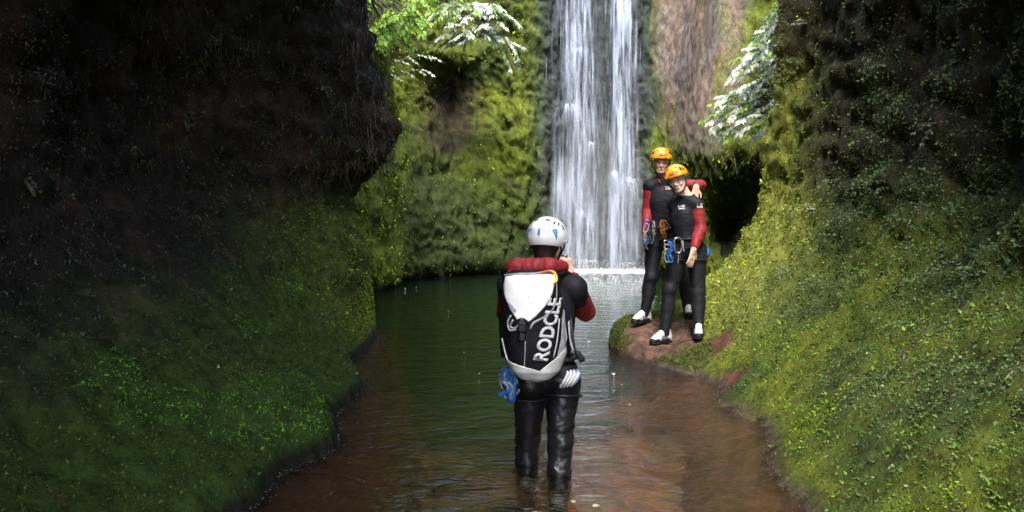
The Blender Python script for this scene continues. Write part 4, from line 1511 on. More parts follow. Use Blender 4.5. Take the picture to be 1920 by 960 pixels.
def harness(P_, extra=.022, buckle=True):
    J = P_.J
    R = frame(P_.R[:, 1], U(J['chest'] - J['pelvis']))
    c = J['pelvis'] + R[:, 2] * .075
    ring = [c + R[:, 0] * (.150 + extra) * math.cos(t) + R[:, 1] * (.105 + extra) * math.sin(t) for t in np.linspace(0, 2 * math.pi, 17)[:-1]]
    v, f = tube_np(ring, .022, closed=True, sub=3, sides=8, flat=((0, 0, 1), .55))
    h = mesh_np('harness', v, f, M_BLACK, P_.root)
    for q in 'ab':
        d_ = U(J['kn' + q] - J['hip' + q]); Rl = frame(np.cross(d_, R[:, 0]), d_)
        cc = J['hip' + q] + d_ * .085
        ring = [cc + Rl[:, 0] * .102 * math.cos(t) + Rl[:, 1] * .104 * math.sin(t) + np.array([0, 0, (.03 if q == 'a' else -.03) * math.cos(t) * 0]) for t in np.linspace(0, 2 * math.pi, 15)[:-1]]
        v, f = tube_np(ring, .018, closed=True, sub=3, sides=6, flat=(d_, .5))
        mesh_np('leg_loop', v, f, M_BLACK, h)
    tube('tie_loop', [c + R[:, 1] * .13, c + R[:, 1] * .145 - R[:, 2] * .06, c + R[:, 1] * .125 - R[:, 2] * .12], .010, M_GREYF, h)
    return h


harness(T); harness(W)
settle(T.root); settle(W.root)

# ---------------- photographer in the water, seen from behind
Y1 = 4.5
BED = -.44
ba, bb = -.455, -.455
J = dict(head=A(1026, 458, Y1 + .02), neck=A(1018, 503, Y1 - .01), chest=A(1020, 585, Y1), pelvis=A(1026, 694, Y1),
         sha=A(957, 535, Y1), shb=A(1076, 541, Y1), ela=A(950, 588, Y1 + .22), wra=A(1022, 512, Y1 + .36),
         elb=A(1097, 584, Y1 + .20), wrb=A(1070, 515, Y1 + .36),
         hipa=A(996, 712, Y1), hipb=A(1056, 712, Y1), kna=A(989, 826, Y1 + .08), knb=A(1050, 838, Y1 - .06),
         ana=(xof(986, 4.62), 4.62, ba + .085), anb=(xof(1048, 4.36), 4.36, bb + .085),
         toea=(xof(976, 4.85), 4.85, ba), toeb=(xof(1062, 4.6), 4.6, bb))
C_ = Person(J, (.12, 1, 0), (xof(1020, Y1), Y1, ba), 'photographer in white helmet wading in the pool, seen from behind', M_SKIN,
            (.38, 1, -.05), (.0, 0, 1))
C_.body({'a': dict(d_=(.25, .25, 1), pn=(.3, 1, .1), side=1, curl=.75, thumb=.7),
         'b': dict(d_=(-.18, .12, 1), pn=(-.7, .5, 0), side=-1, curl=.85, thumb=.6)})
S = Sdf(.0065, .015)
C_.torso(S, .008); C_.leg(S, 'a', .012, .97, True); C_.leg(S, 'b', .012, .97, True)
S.plane(C_.J['neck'], (0, 0, 1))


def wrinkle(V):
    n_ = fbm(V * [1, 1, 2.2], 9, 3)
    k_ = smooth(.75, .2, V[:, 2])
    c0 = np.array([V[:, 0].mean(), V[:, 1].mean()])
    dr = V[:, :2] - c0
    dr = dr / (np.linalg.norm(dr, axis=1)[:, None] + 1e-6)
    V = V.copy(); V[:, :2] += dr * (n_ * k_ * .022)[:, None]
    return V


M_WETNEO = simple('wet_black_neoprene', (.009, .009, .012), .34, .45, nscale=20, namp=.3, bump=.5, bscale=11)
S.build('wetsuit', M_WETNEO, C_.root, wrinkle)
S = Sdf(.006, .012)
C_.arm(S, 'a', .012, True, .0, .97); C_.arm(S, 'b', .014, True, .0, .97)
S.build('sleeves', M_RED, C_.root, folds)
S = Sdf(.006, .012)
C_.torso(S, .016)
for q in 'ab':
    a_, e_ = C_.J['sh' + q], C_.J['el' + q]
    S.ell(a_, (.078, .082, .080)).cap(a_, a_ + (e_ - a_) * .45, .076, .066, cut=True)
S.plane(C_.J['neck'] + np.array([0, 0, .03]), (0, .2, 1)).plane(C_.J['pelvis'] + np.array([0, 0, -.02]), (0, 0, -1))
S.build('vest', M_NEOG, C_.root)
S = Sdf(.006, .03)
hc = A(1008, 503, Y1 - .10)
S.cap(hc + [-.12, .02, 0], hc + [.06, -.03, .006], .056, .054, k=.02).cap(hc + [.06, -.03, .006], hc + [.145, .06, .0], .052, .038, k=.02)
S.cap(hc + [-.12, .02, 0], hc + [-.10, .12, .0], .046, .034)
S.build('hood', M_RED, C_.root, lambda V: V + (fbm(V * [1, 1, .5], 13, 3, .55, True) * .010)[:, None] * np.array([0, -1, .5]))
S = Sdf(.005, .015)
RH = C_.RH; hd = C_.J['head']
S.ell(hd + RH @ np.array([0, -.020, .012]), (.082, .094, .095), RH).ell(hd + RH @ np.array([0, -.045, -.055]), (.064, .055, .055), RH)
S.plane(hd + RH @ np.array([0, .03, 0]), RH @ np.array([0, 1, .0]))
S.build('hair', M_HAIR, C_.root)
face_bits(hd, RH, C_.root)
helmet(hd, RH, M_WSHELL, C_.root, 'white')
for q in 'ab':
    shoe(C_.J['an' + q], C_.J['toe' + q] - C_.J['an' + q], ba + .002, C_.root)
harness(C_, .026)
settle(C_.root)

# ---- compact camera held up in front of the face
cm = empty('camera_compact', A(1054, 487, Y1 + .43)); cm.name = 'compact_camera'
tag(cm, 'small silver and black compact camera raised in the photographer\'s hands', 'camera')
Rc = frame((.9, .5, 0))
cc = np.array(cm.location)
S = Sdf(.003, .004); S.box(cc, (.052, .014, .034), Rc, .008); S.build('housing', M_STEEL, cm)
S = Sdf(.003, .004); S.box(cc + Rc[:, 1] * -.006, (.054, .012, .022), Rc, .004); S.build('grip', M_BLACK, cm)
S = Sdf(.003, .004); S.cap(cc, cc + Rc[:, 1] * .034, .022, .020, cut=True); S.build('lens', M_BLACK, cm)
S = Sdf(.003, .003); S.cap(cc + Rc @ np.array([.03, 0, .03]), cc + Rc @ np.array([.03, 0, .040]), .008, cut=True); S.build('shutter_button', M_STEEL, cm)
settle(cm)

# ---- backpack
YR = 4.13                                                     # rear face
PKY = [512, 518, 530, 560, 600, 640, 675, 700, 714, 723]
PKL = [958, 947, 943, 940, 939, 940, 947, 957, 970, 990]
PKR = [1036, 1044, 1050, 1056, 1060, 1064, 1062, 1054, 1040, 1020]
PKD = [.045, .08, .10, .115, .125, .13, .13, .12, .10, .06]
zs = np.array([A(960, y, YR)[2] for y in PKY])
xl = np.array([A(x, 600, YR)[0] for x in PKL]); xr = np.array([A(x, 600, YR)[0] for x in PKR])
cyP = 4.265


def pk(z):
    zz_ = -np.asarray(z); t = -zs
    return np.interp(zz_, t, xl), np.interp(zz_, t, xr), np.interp(zz_, t, PKD)


def pack_y(x, z):
    l, r, d_ = pk(z)
    u_ = np.clip(np.abs((x - (l + r) / 2) / ((r - l) / 2)), 0, .995)
    return cyP - d_ * (1 - u_ ** 2.6) ** (1 / 2.6)


def loft(zlist, grow=0.0, na=56, zmin=None):
    rows = []
    zsm = zlist
    for z in zsm:
        l, r, d_ = pk(z)
        an = np.linspace(0, 2 * math.pi, na, endpoint=False)
        c_, s_ = np.cos(an), np.sin(an)
        ex = 2 / 2.6
        x = (l + r) / 2 + ((r - l) / 2 + grow) * np.sign(c_) * np.abs(c_) ** ex
        y = cyP + (d_ + grow) * np.sign(s_) * np.abs(s_) ** ex
        rows.append(np.stack([x, y, np.full(na, z)], 1))
    V = np.stack(rows)
    nr_ = len(zsm)
    i_ = np.arange(nr_ * na).reshape(nr_, na); j_ = np.roll(i_, -1, 1)
    F = np.stack([i_[:-1], i_[1:], j_[1:], j_[:-1]], -1).reshape(-1, 4)
    V = V.reshape(-1, 3)
    c0, c1 = len(V), len(V) + 1
    V = np.vstack([V, V[:na].mean(0), V[-na:].mean(0)])
    F = np.vstack([F, [[c0, i_[0, (k + 2) % na], i_[0, (k + 1) % na], i_[0, k]] for k in range(0, na, 2)],
                   [[c1, i_[-1, k], i_[-1, (k + 1) % na], i_[-1, (k + 2) % na]] for k in range(0, na, 2)]])
    return V, F


bp_ = empty('backpack', (xof(1005, 4.2), 4.27, zs[-1]))
tag(bp_, 'black and white drybag backpack with white flap worn by the photographer', 'backpack')
zf = np.interp(np.linspace(0, len(zs) - 1, 80), np.arange(len(zs)), zs)
V, F = loft(zf)
V[:, :2] += (V[:, :2] - [xof(1000, 4.2), 4.27]) * (fbm(V * [1, 1, .6], 7, 3) * .035)[:, None]
M_DRY = simple('black_pvc', (.006, .006, .009), .55, .15, nscale=14, namp=.3, bump=.5, bscale=9)
body_ = mesh_np('bag', V, F, M_DRY, bp_)


def drape(name, polypx, mat, lift=.012, n=26, th=.004, parent=bp_, rel=None, curve=0):
    """sheet cut to a photo outline, laid over the rear of the bag"""
    poly = np.array([[A(x, y, YR)[0], A(x, y, YR)[2]] for x, y in polypx])
    lo_, hi_ = poly.min(0), poly.max(0)
    # ring mesh from outline to centroid
    k_ = len(poly); t = np.arange(k_ + 1)
    cl_ = np.vstack([poly, poly[:1]])
    dense = np.stack([np.interp(np.linspace(0, k_, k_ * 6, endpoint=False), t, cl_[:, i]) for i in (0, 1)], 1)
    cen_ = dense.mean(0)
    V_, F_ = [], []
    m_ = len(dense)
    for s_ in np.linspace(.02, 1, n):
        q = cen_ + (dense - cen_) * s_
        y = pack_y(q[:, 0], q[:, 1]) - lift + (.006 if s_ > .99 else 0) + .004 * fbm(np.stack([q[:, 0], q[:, 0] * 0, q[:, 1]], 1), 12, 2)
        V_.append(np.stack([q[:, 0], y, q[:, 1]], 1))
    V_ = np.concatenate(V_)
    i_ = np.arange(n * m_).reshape(n, m_); j_ = np.roll(i_, -1, 1)
    F_ = np.stack([i_[:-1], j_[:-1], j_[1:], i_[1:]], -1).reshape(-1, 4)
    o = mesh_np(name, V_, F_, mat, parent)
    md = o.modifiers.new('thick', 'SOLIDIFY'); md.thickness = th; md.offset = 0
    return o


M_FLAP = simple('white_pvc', (.78, .78, .80), .4, .5, nscale=7, namp=.05, bump=.4, bscale=7)
flap = drape('flap', [(947, 522), (965, 518), (1000, 517), (1030, 516), (1042, 519), (1041, 532), (1036, 552), (1022, 575), (1004, 594),
                      (991, 604), (984, 598), (975, 597), (969, 600), (956, 580), (946, 558), (943, 540)], M_FLAP, .017)
drape('flap_label', [(951, 570), (955, 566), (970, 583), (966, 589)], simple('lilac_print', (.33, .32, .46), .6, nscale=90, namp=.6), .0215, n=5, th=.001, parent=flap)
drape('base_band', [(950, 680), (958, 692), (975, 703), (1000, 706), (1022, 702), (1040, 693), (1053, 678), (1064, 656), (1065, 668), (1058, 690), (1046, 706), (1030, 716), (1010, 721), (990, 720), (972, 712), (958, 698)],
      simple('dirty_white_pvc', (.50, .50, .50), .55, .4, nscale=10, namp=.35, bump=.3, bscale=20), .010, n=30)
drape('side_panel', [(1056, 600), (1060, 585), (1062, 610), (1066, 640), (1060, 664), (1048, 676), (1046, 668), (1053, 640)], M_GREYF, .006)
# roll closure, piping, buckle, webbing
rollp = [A(x, y, YR) for x, y in ((946, 520), (975, 516), (1005, 515), (1035, 512), (1044, 516))]
rollp = [np.array([q[0], pack_y(q[0], q[2]) - .014, q[2]]) for q in rollp]
tube('roll_edge', rollp, [.008, .009, .008, .009, .006], M_GREYF, bp_, sub=5)


def on_pack(x, y, lift=.008):
    q = A(x, y, YR); return np.array([q[0], pack_y(q[0], q[2]) - lift, q[2]])


tube('piping', [on_pack(*q) for q in ((1045, 530), (1044, 560), (1036, 582), (1018, 596), (1000, 606), (994, 618))], [.003, .003, .004, .005, .008, .004], M_GREYF, bp_, sub=6)
tube('piping', [on_pack(*q, .006) for q in ((1050, 600), (1045, 640), (1038, 672))], .0035, M_WHITE, bp_, sub=5)
tube('piping', [on_pack(*q, .006) for q in ((941, 640), (948, 670), (957, 690))], .0045, M_WHITE, bp_, sub=5)
tube('seam', [on_pack(*q, .003) for q in ((985, 640), (984, 670), (982, 700), (980, 716))], .003, M_GREYF, bp_, sub=5)
tube('webbing', [on_pack(*q, .012) for q in ((978, 598), (978, 618), (976, 640))], .018, M_BLACK, bp_, sub=4, flat=((0, 1, 0), .3))
bk = Sdf(.004, .006)
bk.box(on_pack(979, 612, .024), (.022, .010, .028), None, .006).box(on_pack(979, 632, .020), (.016, .008, .020), None, .005)
bk.build('buckle', M_BLACK, bp_)
for pts in (((958, 592), (952, 606), (956, 620), (968, 618)), ((962, 600), (957, 612), (964, 616), (974, 608))):
    tube('clip', [on_pack(*q, .016) for q in pts], .006, M_GREYF, bp_, sub=5)
tube('hauling_ring', [on_pack(x, y, .02) for x, y in ((1036, 512), (1043, 518), (1044, 528), (1038, 533))], [.007, .010, .010, .006], M_YEL, bp_, sub=5)
tube('top_strap', [on_pack(x, y, .016) for x, y in ((1012, 514), (1030, 511), (1040, 516))], .006, M_ORW, bp_, sub=5)
tube('top_strap', [A(960, 517, 4.24), A(954, 510, 4.3), A(958, 505, 4.38)], .006, M_RED, bp_, sub=4)
for pts in (((1040, 520), (1058, 514), (1075, 522, 4.55), (1080, 545, 4.66), (1074, 580, 4.66), (1070, 620, 4.58), (1066, 655, 4.42)),
            ((958, 520), (950, 514), (945, 522, 4.55), (942, 550, 4.64), (942, 590, 4.64), (944, 640, 4.5), (946, 668, 4.38))):
    tube('shoulder_strap', [A(q[0], q[1], q[2] if len(q) > 2 else 4.3 + .12 * i) for i, q in enumerate(pts)], .022, M_BLACK, bp_, sub=5, flat=((0, 1, .3), .35))
tube('strap_tail', [A(1070, 592, 4.42), A(1073, 625, 4.36), A(1078, 655, 4.34), A(1083, 662, 4.33), A(1093, 678, 4.33)], [.006, .007, .008, .016, .018], M_BLACK, bp_, sub=4, flat=((0, 1, 0), .35))
tube('strap_tail', [A(1066, 600, 4.42), A(1070, 640, 4.36), A(1076, 658, 4.34)], .007, M_GREYF, bp_, sub=4, flat=((0, 1, 0), .4))
# lettering running up the bag
cu = bpy.data.curves.new('lettering', 'FONT'); cu.body = 'RODCLE'; cu.size = 1.0; cu.resolution_u = 3; cu.offset = .035
to = bpy.data.objects.new('lettering_tmp', cu); COL.objects.link(to)
dg = bpy.context.evaluated_depsgraph_get(); dg.update()
me = bpy.data.meshes.new_from_object(to.evaluated_get(dg)); bpy.data.objects.remove(to)
import bmesh
bm = bmesh.new(); bm.from_mesh(me); bmesh.ops.subdivide_edges(bm, edges=[e for e in bm.edges if e.calc_length() > .15], cuts=3, use_grid_fill=False)
xs_ = [v.co.x for v in bm.verts]; ys_ = [v.co.y for v in bm.verts]
x0, x1, y0, y1 = min(xs_), max(xs_), min(ys_), max(ys_)
for v in bm.verts:
    s_ = (v.co.x - x0) / (x1 - x0); t = (v.co.y - y0) / (y1 - y0)
    bx_, by_ = np.interp(s_, [0, .5, 1], [1022, 1037, 1052]), 678 + (562 - 678) * s_          # baseline (right-hand side), going up
    px_, py_ = bx_ - 0 + (-23) * t + 5 * (1 - t), by_ - 3 * t
    q = on_pack(px_, py_, .006)
    v.co = q
bm.to_mesh(me); bm.free()
me.materials.append(M_WHITE)
lo_ = bpy.data.objects.new('lettering', me); COL.objects.link(lo_); lo_.parent = bp_
md = lo_.modifiers.new('thick', 'SOLIDIFY'); md.thickness = .0015; md.offset = 0
settle(bp_)

# ---- gear hanging from the harnesses
gear('carabiner_rack', A(1218, 412, 8.20), .26, [M_BLUE, M_BLACK, M_BLACK, M_GREYF], 'blue slings and alloy carabiners on the taller man\'s hip', 'climbing gear', 5, 3, .045)
gear('sling', A(1240, 412, 8.18), .22, [M_ORW, M_ORW], 'orange twisted sling hanging at the taller man\'s waist', 'climbing gear', 1, 5, .015)
gear('carabiner_rack', A(1254, 450, 7.68), .22, [M_BLUE, M_BLACK, M_BLACK], 'blue sling and dark carabiners on the smiling man\'s hip', 'climbing gear', 4, 8, .03)
kb = empty('carabiner', A(1271, 455, 7.62)); tag(kb, 'large pale pear shaped carabiner at the smiling man\'s waist', 'carabiner')
v, f = carabiner_np(A(1271, 460, 7.62), (-.1, 0, 1), (.1, -1, 0), .15, .008); mesh_np('hook', v, f, M_STEEL, kb)
tube('cord', [A(1272, 473, 7.62), A(1272, 485, 7.63), A(1271, 495, 7.63)], .003, M_GREYF, kb, sub=3); settle(kb)
bs = empty('sling_coil', A(1322, 472, 7.98)); tag(bs, 'bright blue sling coil behind the smiling man\'s hip', 'sling')
for k in range(4):
    c0 = A(1322 + k * 1.0, 471 + k, 7.96 + .015 * k)
    v, f = tube_np([c0 + np.array([.032 * math.cos(t), .012 * math.sin(t * 2 + k), .05 * math.sin(t)]) for t in np.linspace(0, 2 * math.pi, 9)[:-1]], .010, closed=True, sub=3)
    mesh_np('loop', v, f, M_BLUE, bs)
settle(bs)
gear('carabiner_rack', A(951, 688, 4.42), .20, [M_BLUE, M_BLUE, M_LBLUE, M_GREYF, M_BLUE, M_WHITE], 'bright blue slings and carabiners on the photographer\'s left hip', 'climbing gear', 5, 13, .035)
lan = empty('lanyard', A(1070, 705, 4.36)); tag(lan, 'white and blue striped lanyard folded on the photographer\'s right hip', 'lanyard')
for k in range(4):
    x = 1055 + k * 6.5
    v, f = tube_np([A(x + 8, 694, 4.40), A(x + 9, 702, 4.36), A(x + 2, 716, 4.35), A(x - 5, 727 - k, 4.37)], .0085 if k % 2 == 0 else .009, sub=4, sides=6)
    mesh_np('strand', v, f, M_WHITE, lan)
    v, f = tube_np([A(x + 11, 695, 4.40), A(x + 12.5, 702, 4.37), A(x + 6, 716, 4.36), A(x - 1, 726 - k, 4.38)], .006, sub=4, sides=6)
    mesh_np('strand', v, f, M_LBLUE, lan)
settle(lan)
# ================================================================== PLANTS, LEAVES, SMALL THINGS
def leaf6(b, d_, nrm, L_, W_):
    """one pointed leaf, six outline points and a midrib fold"""
    d_ = U(d_); s_ = U(np.cross(d_, nrm)); n_ = np.cross(s_, d_)
    o = [(0, 0, 0), (.28, .42, .05), (.62, .40, .03), (1, 0, -.12), (.62, -.40, .03), (.28, -.42, .05), (.5, 0, -.02)]
    V = np.array([b + d_ * a_ * L_ + s_ * w_ * W_ + n_ * h_ * L_ for a_, w_, h_ in o])
    return V, np.array([(0, 1, 6, 5), (1, 2, 3, 6), (6, 3, 4, 5)])


M_STEM = simple('green_stem', (.07, .07, .03), .7)


def spray(base, d0, length, nleaf, L_, W_, gravity, r, spread=.8):
    """arching stem with paired drooping leaflets -> stem tube, list of leaves"""
    pts = [np.array(base, float)]; d_ = U(d0)
    st = length / 7
    for i in range(7):
        d_ = U(d_ + np.array([0, 0, -gravity]) + r.normal(size=3) * .06)
        pts.append(pts[-1] + d_ * st)
    pts = np.array(pts)
    lv = []
    for k in range(nleaf):
        t = .2 + .8 * k / max(1, nleaf - 1)
        i = min(6, int(t * 7)); p_ = pts[i] * (1 - (t * 7 - i)) + pts[i + 1] * (t * 7 - i) if t < 1 else pts[-1]
        dd = pts[i + 1] - pts[i]
        for s_ in (-1, 1):
            side = U(np.cross(dd, [0, 0, 1])) * s_
            dv = U(U(dd) * .7 + side * spread + np.array([0, 0, -.35]) + r.normal(size=3) * .18)
            lv.append(leaf6(p_, dv, np.array([0, -.35, 1]) + r.normal(size=3) * .3, L_ * r.uniform(.7, 1.25), W_ * r.uniform(.7, 1.2)))
    lv.append(leaf6(pts[-1], dd, np.array([0, -.3, 1]), L_, W_))
    return tube_np(pts, np.linspace(.006, .002, 8), sides=4, sub=1), lv


def shrub(name, root, sprays, label, cat, seed, group=None):
    """sprays: list of (start px, py, Y, dir, length, nleaf, L, W, gravity, colour)"""
    r = np.random.default_rng(seed)
    e = empty(name, root)
    stems, V, F, Cc, k = [], [], [], [], 0
    for (b, d_, ln, nl_, L_, W_, gr, c) in sprays:
        b = np.array(b, float)
        st, lv = spray(b, d_, ln, nl_, L_, W_, gr, r)
        stems.append(st)
        if np.linalg.norm(b - root) > .02:
            mid_ = (b + root) / 2 + r.normal(size=3) * .04
            stems.append(tube_np([root, mid_, b], [.012, .009, .006], sides=4, sub=3))
        for v, f in lv:
            V.append(v); F.append(f + k); k += len(v)
            Cc.append(np.repeat(np.array([c]) * np.exp(r.normal() * .22), len(f), 0))
    v, f = join_np(stems)
    mesh_np('stems', v, f, M_STEM, e)
    mesh_np('foliage', np.concatenate(V), np.concatenate(F), M_LEAFB, e, col=np.clip(np.concatenate(Cc), 0, .85), smooth_shade=False)
    tag(e, label, cat, group)
    settle(e)
    return e


M_LEAFB = leaf_mat('broad_leaf', .45, .5, .4)
SIL = (.46, .50, .41); GRN = (.20, .38, .04); DGR = (.09, .15, .045); YGR = (.27, .44, .04)
r = np.random.default_rng(5)
# silver shrub over the dark hollow
rt = A(905, 38, 17.0)
sp = []
for k in range(60):
    px_, py_ = r.uniform(845, 935), r.uniform(8, 80)
    b = A(px_, py_, 16.7 - r.uniform(0, .5))
    sp.append((b, (r.uniform(-1, 1) + (px_ - 900) / 90, -r.uniform(.3, 1), .25), r.uniform(.35, .65), 8, .15, .060, .16, SIL if r.random() < .72 else DGR))
for k in range(7):
    b = A(r.uniform(930, 955), r.uniform(60, 95), 16.4); sp.append((b, (.8, -.4, -.4), .5, 7, .12, .05, .2, SIL if k % 2 else DGR))
shrub('shrub', rt, sp, 'silver leaved shrub drooping over the dark hollow left of the waterfall', 'shrub', 21)
# bright green branch top left
rt = A(684, -30, 13.4)
sp = []
for k in range(75):
    px_, py_ = r.uniform(684, 790), r.uniform(-30, 90)
    if px_ > 750 and py_ > 60: py_ *= .5
    b = A(px_, py_, 13.3 + r.uniform(-.5, .6))
    sp.append((b, (r.uniform(-.6, 1), -r.uniform(.1, .8), r.uniform(-.5, .3)), r.uniform(.2, .42), 5, .115, .062, .14, YGR if r.random() < .65 else GRN))
shrub('shrub', rt, sp, 'bright green leafy shrub hanging at the top beside the dark left cliff', 'shrub', 22)
rt = A(812, -25, 15.5)
sp = []
for k in range(16):
    b = A(r.uniform(795, 880), r.uniform(-25, 14), 15.3 + r.uniform(-.3, .3))
    sp.append((b, (r.uniform(-.8, .8), -.5, r.uniform(-.5, .2)), r.uniform(.2, .4), 5, .13, .06, .15, GRN if r.random() < .6 else DGR))
shrub('shrub', rt, sp, 'deep green leaves at the top edge above the silver shrub', 'shrub', 26)
# thin sprigs with pale flowers / leaves
for (x0, y0, x1, n_, sd_) in ((735, 112, 820, 4, 31), (728, 138, 806, 4, 32)):
    sp = []
    for k in range(n_):
        t = k / n_
        sp.append((A(x0 + (x1 - x0) * t, y0 - 10 * math.sin(t * 3), 14.3), (.9, -.3, .05), .28, 4, .085, .045, .10, (.62, .66, .50)))
    shrub('sprig', A(x0 - 8, y0 + 12, 14.5), sp, ['upper', 'lower'][sd_ - 31] + ' of two thin sprigs with pale leaf tips below the bright green shrub', 'sprig', sd_)
# right shrub behind the edge of the right cliff
rt = A(1470, 190, 12.6)
sp = []
for k in range(95):
    t = r.random()
    py_ = 60 + 185 * r.random()
    px_ = 1475 - (45 + 75 * smooth(60, 190, py_)) * r.random()
    b = A(px_, py_, 12.3 + r.uniform(-.4, .4))
    sp.append((b, (-r.uniform(.4, 1), -r.uniform(.1, .5), r.uniform(-.2, .35)), r.uniform(.22, .42), 6, .125, .062, .13, (.62, .66, .55) if r.random() < .72 else (GRN if r.random() < .6 else DGR)))
shrub('shrub', rt, sp, 'silver and green leaved shrub above the cave right of the two friends', 'shrub', 23)
rt = A(1478, -20, 11.2)
sp = [(A(r.uniform(1448, 1478), r.uniform(-10, 60), 11 + r.uniform(-.2, .3)), (-.6, -.3, -.4), .3, 5, .10, .045, .15, SIL if k % 2 else GRN) for k in range(22)]
shrub('shrub', rt, sp, 'small clump of leaves at the top corner where the right cliff begins', 'shrub', 24)
# fine trailing twigs over the corner
for k, (x0, y0, x1, y1) in enumerate(((1470, 20, 1440, 150), (1474, 40, 1462, 190), (1466, 70, 1448, 120))):
    o = tube('trailing_twig', [A(x0, y0, 10.6), A((x0 + x1) / 2 + 6, (y0 + y1) / 2, 10.5), A(x1, y1, 10.5)], [.008, .006, .003], M_TWIG, sub=5)
    tag(o, ['longest slanting bare twig at the top of the shrub above the cave', 'bare twig hanging closest to the dark edge of the right cliff', 'shortest bare twig, leaning left above the silver leaves right of the brown rock'][k], 'twig', 'trailing twigs at the cliff edge')


# small sprigs standing out on the two near walls
def near_surface(P, px, py):
    q = P.reshape(-1, 3); x, y, dep = project(q)
    d2 = (x - px) ** 2 + (y - py) ** 2 + np.where(dep < .5, 1e9, 0)
    k = np.argsort(d2)[:4]
    return q[k[np.argmin(dep[k])]]


lefts = [(628, 8, .10, 'at the very top of the dark left cliff'), (392, 62, .10, 'high on the dark left cliff below its top'), (610, 165, .12, 'on the dark left cliff near its right edge'), (350, 215, .10, 'high in the middle of the dark left cliff'),
         (405, 372, .09, 'at mid height in the middle of the dark left cliff'), (52, 332, .12, 'near the left border of the dark cliff'), (350, 240, .09, 'in the middle of the dark left cliff'), (250, 285, .09, 'left of the middle of the dark left cliff')]
for k, (px_, py_, L_, w_) in enumerate(lefts):
    b = near_surface(PL, px_, py_)
    sp = [(b + np.array([.02, 0, 0]) + r.normal(size=3) * .015, (r.uniform(.3, 1), -r.uniform(0, .6), r.uniform(-.6, .5)), r.uniform(.04, .10), 3, L_ * .2, L_ * .085, .12, (.09, .10, .07)) for _ in range(3)]
    shrub('sprig', b, sp, 'small pale sprig growing ' + w_, 'sprig', 40 + k)
rights = [(1510, 45, .12, (.35, .38, .30), 'pale sprig at the top left of the right cliff'), (1500, 112, .09, (.11, .22, .04), 'small green sprig low on the shaded edge of the right cliff'), (1745, 228, .10, (.16, .15, .13), 'dry twiggy sprig in the middle of the right cliff'),
          (1522, 398, .08, (.45, .48, .30), 'single pale yellow sprig on the left flank of the right bank'), (1560, 340, .10, (.16, .22, .10), 'grey green sprig standing up on the flank of the right cliff'), (1660, 350, .10, (.15, .20, .10), 'leafy sprig below the shaded middle of the right cliff'),
          (1890, 545, .12, (.12, .22, .05), 'fresh green sprig at the right border of the right bank')]
for k, (px_, py_, L_, c_, lab) in enumerate(rights):
    b = near_surface(PR, px_, py_)
    sp = [(b + np.array([-.02, 0, 0]) + r.normal(size=3) * .015, (-r.uniform(.3, 1), -r.uniform(0, .6), r.uniform(-.3, .7)), r.uniform(.08, .18), 3, L_ * .42, L_ * .2, .10, c_) for _ in range(3)]
    shrub('sprig', b, sp, lab, 'sprig', 60 + k)

# hanging roots and dry grass on the nose of the left cliff
parts = []
q = PL.reshape(-1, 3); x_, y_, dp = project(q)
cand = q[(x_ > 640) & (x_ < 735) & (y_ < 330) & (y_ > -60) & (q[:, 1] > 7.6) & (q[:, 1] < 9.9)]
for k in range(170):
    b = cand[r.integers(len(cand))] + np.array([.03, -.03, 0])
    ln = r.uniform(.06, .32)
    pts = [b, b + [r.normal() * .02, -.02, -ln * .5], b + [r.normal() * .04, -.01, -ln]]
    parts.append(tube_np(pts, [.004, .003, .0015], sides=3 if False else 4, sub=2))
v, f = join_np(parts)
o = mesh_np('hanging_roots', v, f, simple('root', (.10, .07, .045), .8, nscale=8, namp=.5))
tag(o, kind='stuff')
parts = []
q = PB.reshape(-1, 3); x_, y_, dp = project(q)
cand = q[(x_ > 1330) & (x_ < 1460) & (y_ > 225) & (y_ < 320) & (q[:, 1] < 14.5)]
cand2 = q[(x_ > 700) & (x_ < 760) & (y_ > 60) & (y_ < 340)]
for k in range(240):
    cc_ = cand if k < 35 else cand2
    b = cc_[r.integers(len(cc_))] + np.array([0, -.05, 0])
    ln = r.uniform(.1, .45)
    pts = [b, b + [r.normal() * .06, -.06, -ln * .4], b + [r.normal() * .1, -.05, -ln]]
    parts.append(tube_np(pts, [.004, .003, .0015], sides=4, sub=2))
v, f = join_np(parts)
o = mesh_np('hanging_grass', v, f, simple('dry_grass', (.13, .13, .04), .8, nscale=3, namp=.6))
tag(o, kind='stuff')


# floating leaves and flecks
def ground_pt(px, py, z):
    dy = (py - 480); rr__ = _f * F_PX + Vector((1, 0, 0)) * (px - 960) - _u * dy
    t = (z - CAM_Z) / rr__.z
    return np.array([rr__.x * t, rr__.y * t, z])


fl_pts = [(868, 661), (783, 538), (757, 541), (1114, 606), (1138, 622), (1105, 640), (1200, 556), (1232, 556), (1236, 568), (1170, 590), (1075, 943), (1112, 951),
          (900, 700), (838, 583), (1150, 700), (1166, 722), (1180, 760)]
for k, (px_, py_) in enumerate(fl_pts):
    b = ground_pt(px_, py_, .004)
    sc_ = .03 + .012 * (k % 3)
    v, f = leaf6(b, (r.normal(), r.normal(), 0), (0, 0, 1), sc_, sc_ * .7)
    v2_, f2_ = v + [0, 0, .002], f
    o = mesh_np('floating_leaf', np.vstack([v, v2_]), np.vstack([f[:, ::-1], f2_ + len(v)]), None, smooth_shade=False)
    o.data.materials.append(M_FLOAT if k else bpy.data.materials.get('x') or simple('pale_fleck', (.5, .5, .42), .5))
    M_FLOAT = o.data.materials[0]
    tag(o, 'small pale leaf floating on the pool', 'leaf', 'pale leaves floating on the pool')
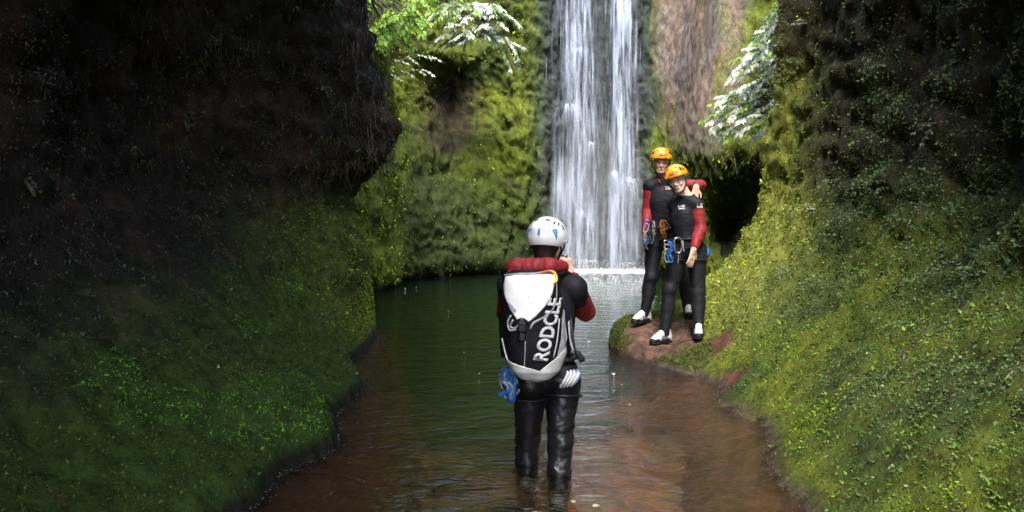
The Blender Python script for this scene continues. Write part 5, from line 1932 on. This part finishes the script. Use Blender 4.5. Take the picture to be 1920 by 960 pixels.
for (px_, py_, c_, lab, z_, L_) in ((1244, 661, (.50, .36, .24), 'curled tan leaf lying on the red earth before the two friends', .2, .09), (1452, 703, None, None, 0, 0)):
    if lab is None: continue
    b = ground_pt(px_, py_, z_); b[2] = ledge_z(b[0], b[1]) + .006
    v, f = leaf6(b, (.8, -.5, .15), (0, -.5, 1), L_, L_ * .55)
    v2, f2 = leaf6(b + [.01, .02, .005], (-.5, -.7, .25), (0, -.3, 1), L_ * .7, L_ * .4)
    o = mesh_np('fallen_leaf', np.vstack([v, v2]), np.vstack([f, f2 + len(v)]), simple('tan_leaf', c_, .6), smooth_shade=False)
    md = o.modifiers.new('thick', 'SOLIDIFY'); md.thickness = .0015
    tag(o, lab, 'leaf')
for (px_, py_, lab) in ((565, 757, 'narrow yellow leaf fallen on the green left bank'), (552, 773, 'tiny pale leaf low on the green left bank')):
    b = near_surface(PL, px_, py_) + np.array([.015, -.02, .02])
    v, f = leaf6(b, (-.4, -.3, .6), (.6, -.6, .4), .07, .02)
    o = mesh_np('fallen_leaf', v, f, simple('yellow_leaf', (.45, .42, .16), .6), smooth_shade=False)
    md = o.modifiers.new('thick', 'SOLIDIFY'); md.thickness = .0012
    tag(o, lab, 'leaf')

# stones scattered over the shallow bed
ns = 1500
sx_ = rng.uniform(-1.3, 1.7, ns); sy_ = rng.uniform(2.8, 7.2, ns)
keep = fbm(np.stack([sx_, sy_, sx_ * 0], 1), 1.5, 3) > -.12
sx_, sy_ = sx_[keep], sy_[keep]
rs_ = rng.uniform(.008, .03, len(sx_)) * (1 + 1.6 * (rng.random(len(sx_)) > .96))
v, f = drops(np.stack([sx_, sy_, bed_depth(sx_, sy_) + rs_ * .15], 1), rs_[:, None] * np.stack([rng.uniform(.8, 1.5, len(sx_)), rng.uniform(.8, 1.5, len(sx_)), rng.uniform(.4, .7, len(sx_))], 1))
o = mesh_np('pebbles', v, f, simple('brown_stone', (.20, .12, .08), .8, nscale=5, namp=.7))
md = o.modifiers.new('round', 'SUBSURF'); md.levels = md.render_levels = 1
tag(o, kind='stuff')

# small glossy stones added along both waterlines to imitate the sparkle there
cs, rs = [], []
for P_ in (PL, PR):
    q = P_.reshape(-1, 3)
    m_ = (np.abs(q[:, 2] - .01) < .035) & (q[:, 1] > 2.5) & (q[:, 1] < 7.2) & (np.abs(q[:, 0]) < 2.6)
    q = q[m_]
    k = rng.integers(len(q), size=420)
    cs.append(q[k] + rng.normal(size=(420, 3)) * [.03, .03, .008]); rs.append(rng.uniform(.003, .011, 420))
v, f = drops(np.concatenate(cs), np.concatenate(rs)[:, None] * np.array([1.2, 1, .7]))
o = mesh_np('sparkle_stones', v, f, simple('glossy_stone', (.05, .045, .04), .15, .6, nscale=30, namp=.7))
tag(o, kind='stuff')
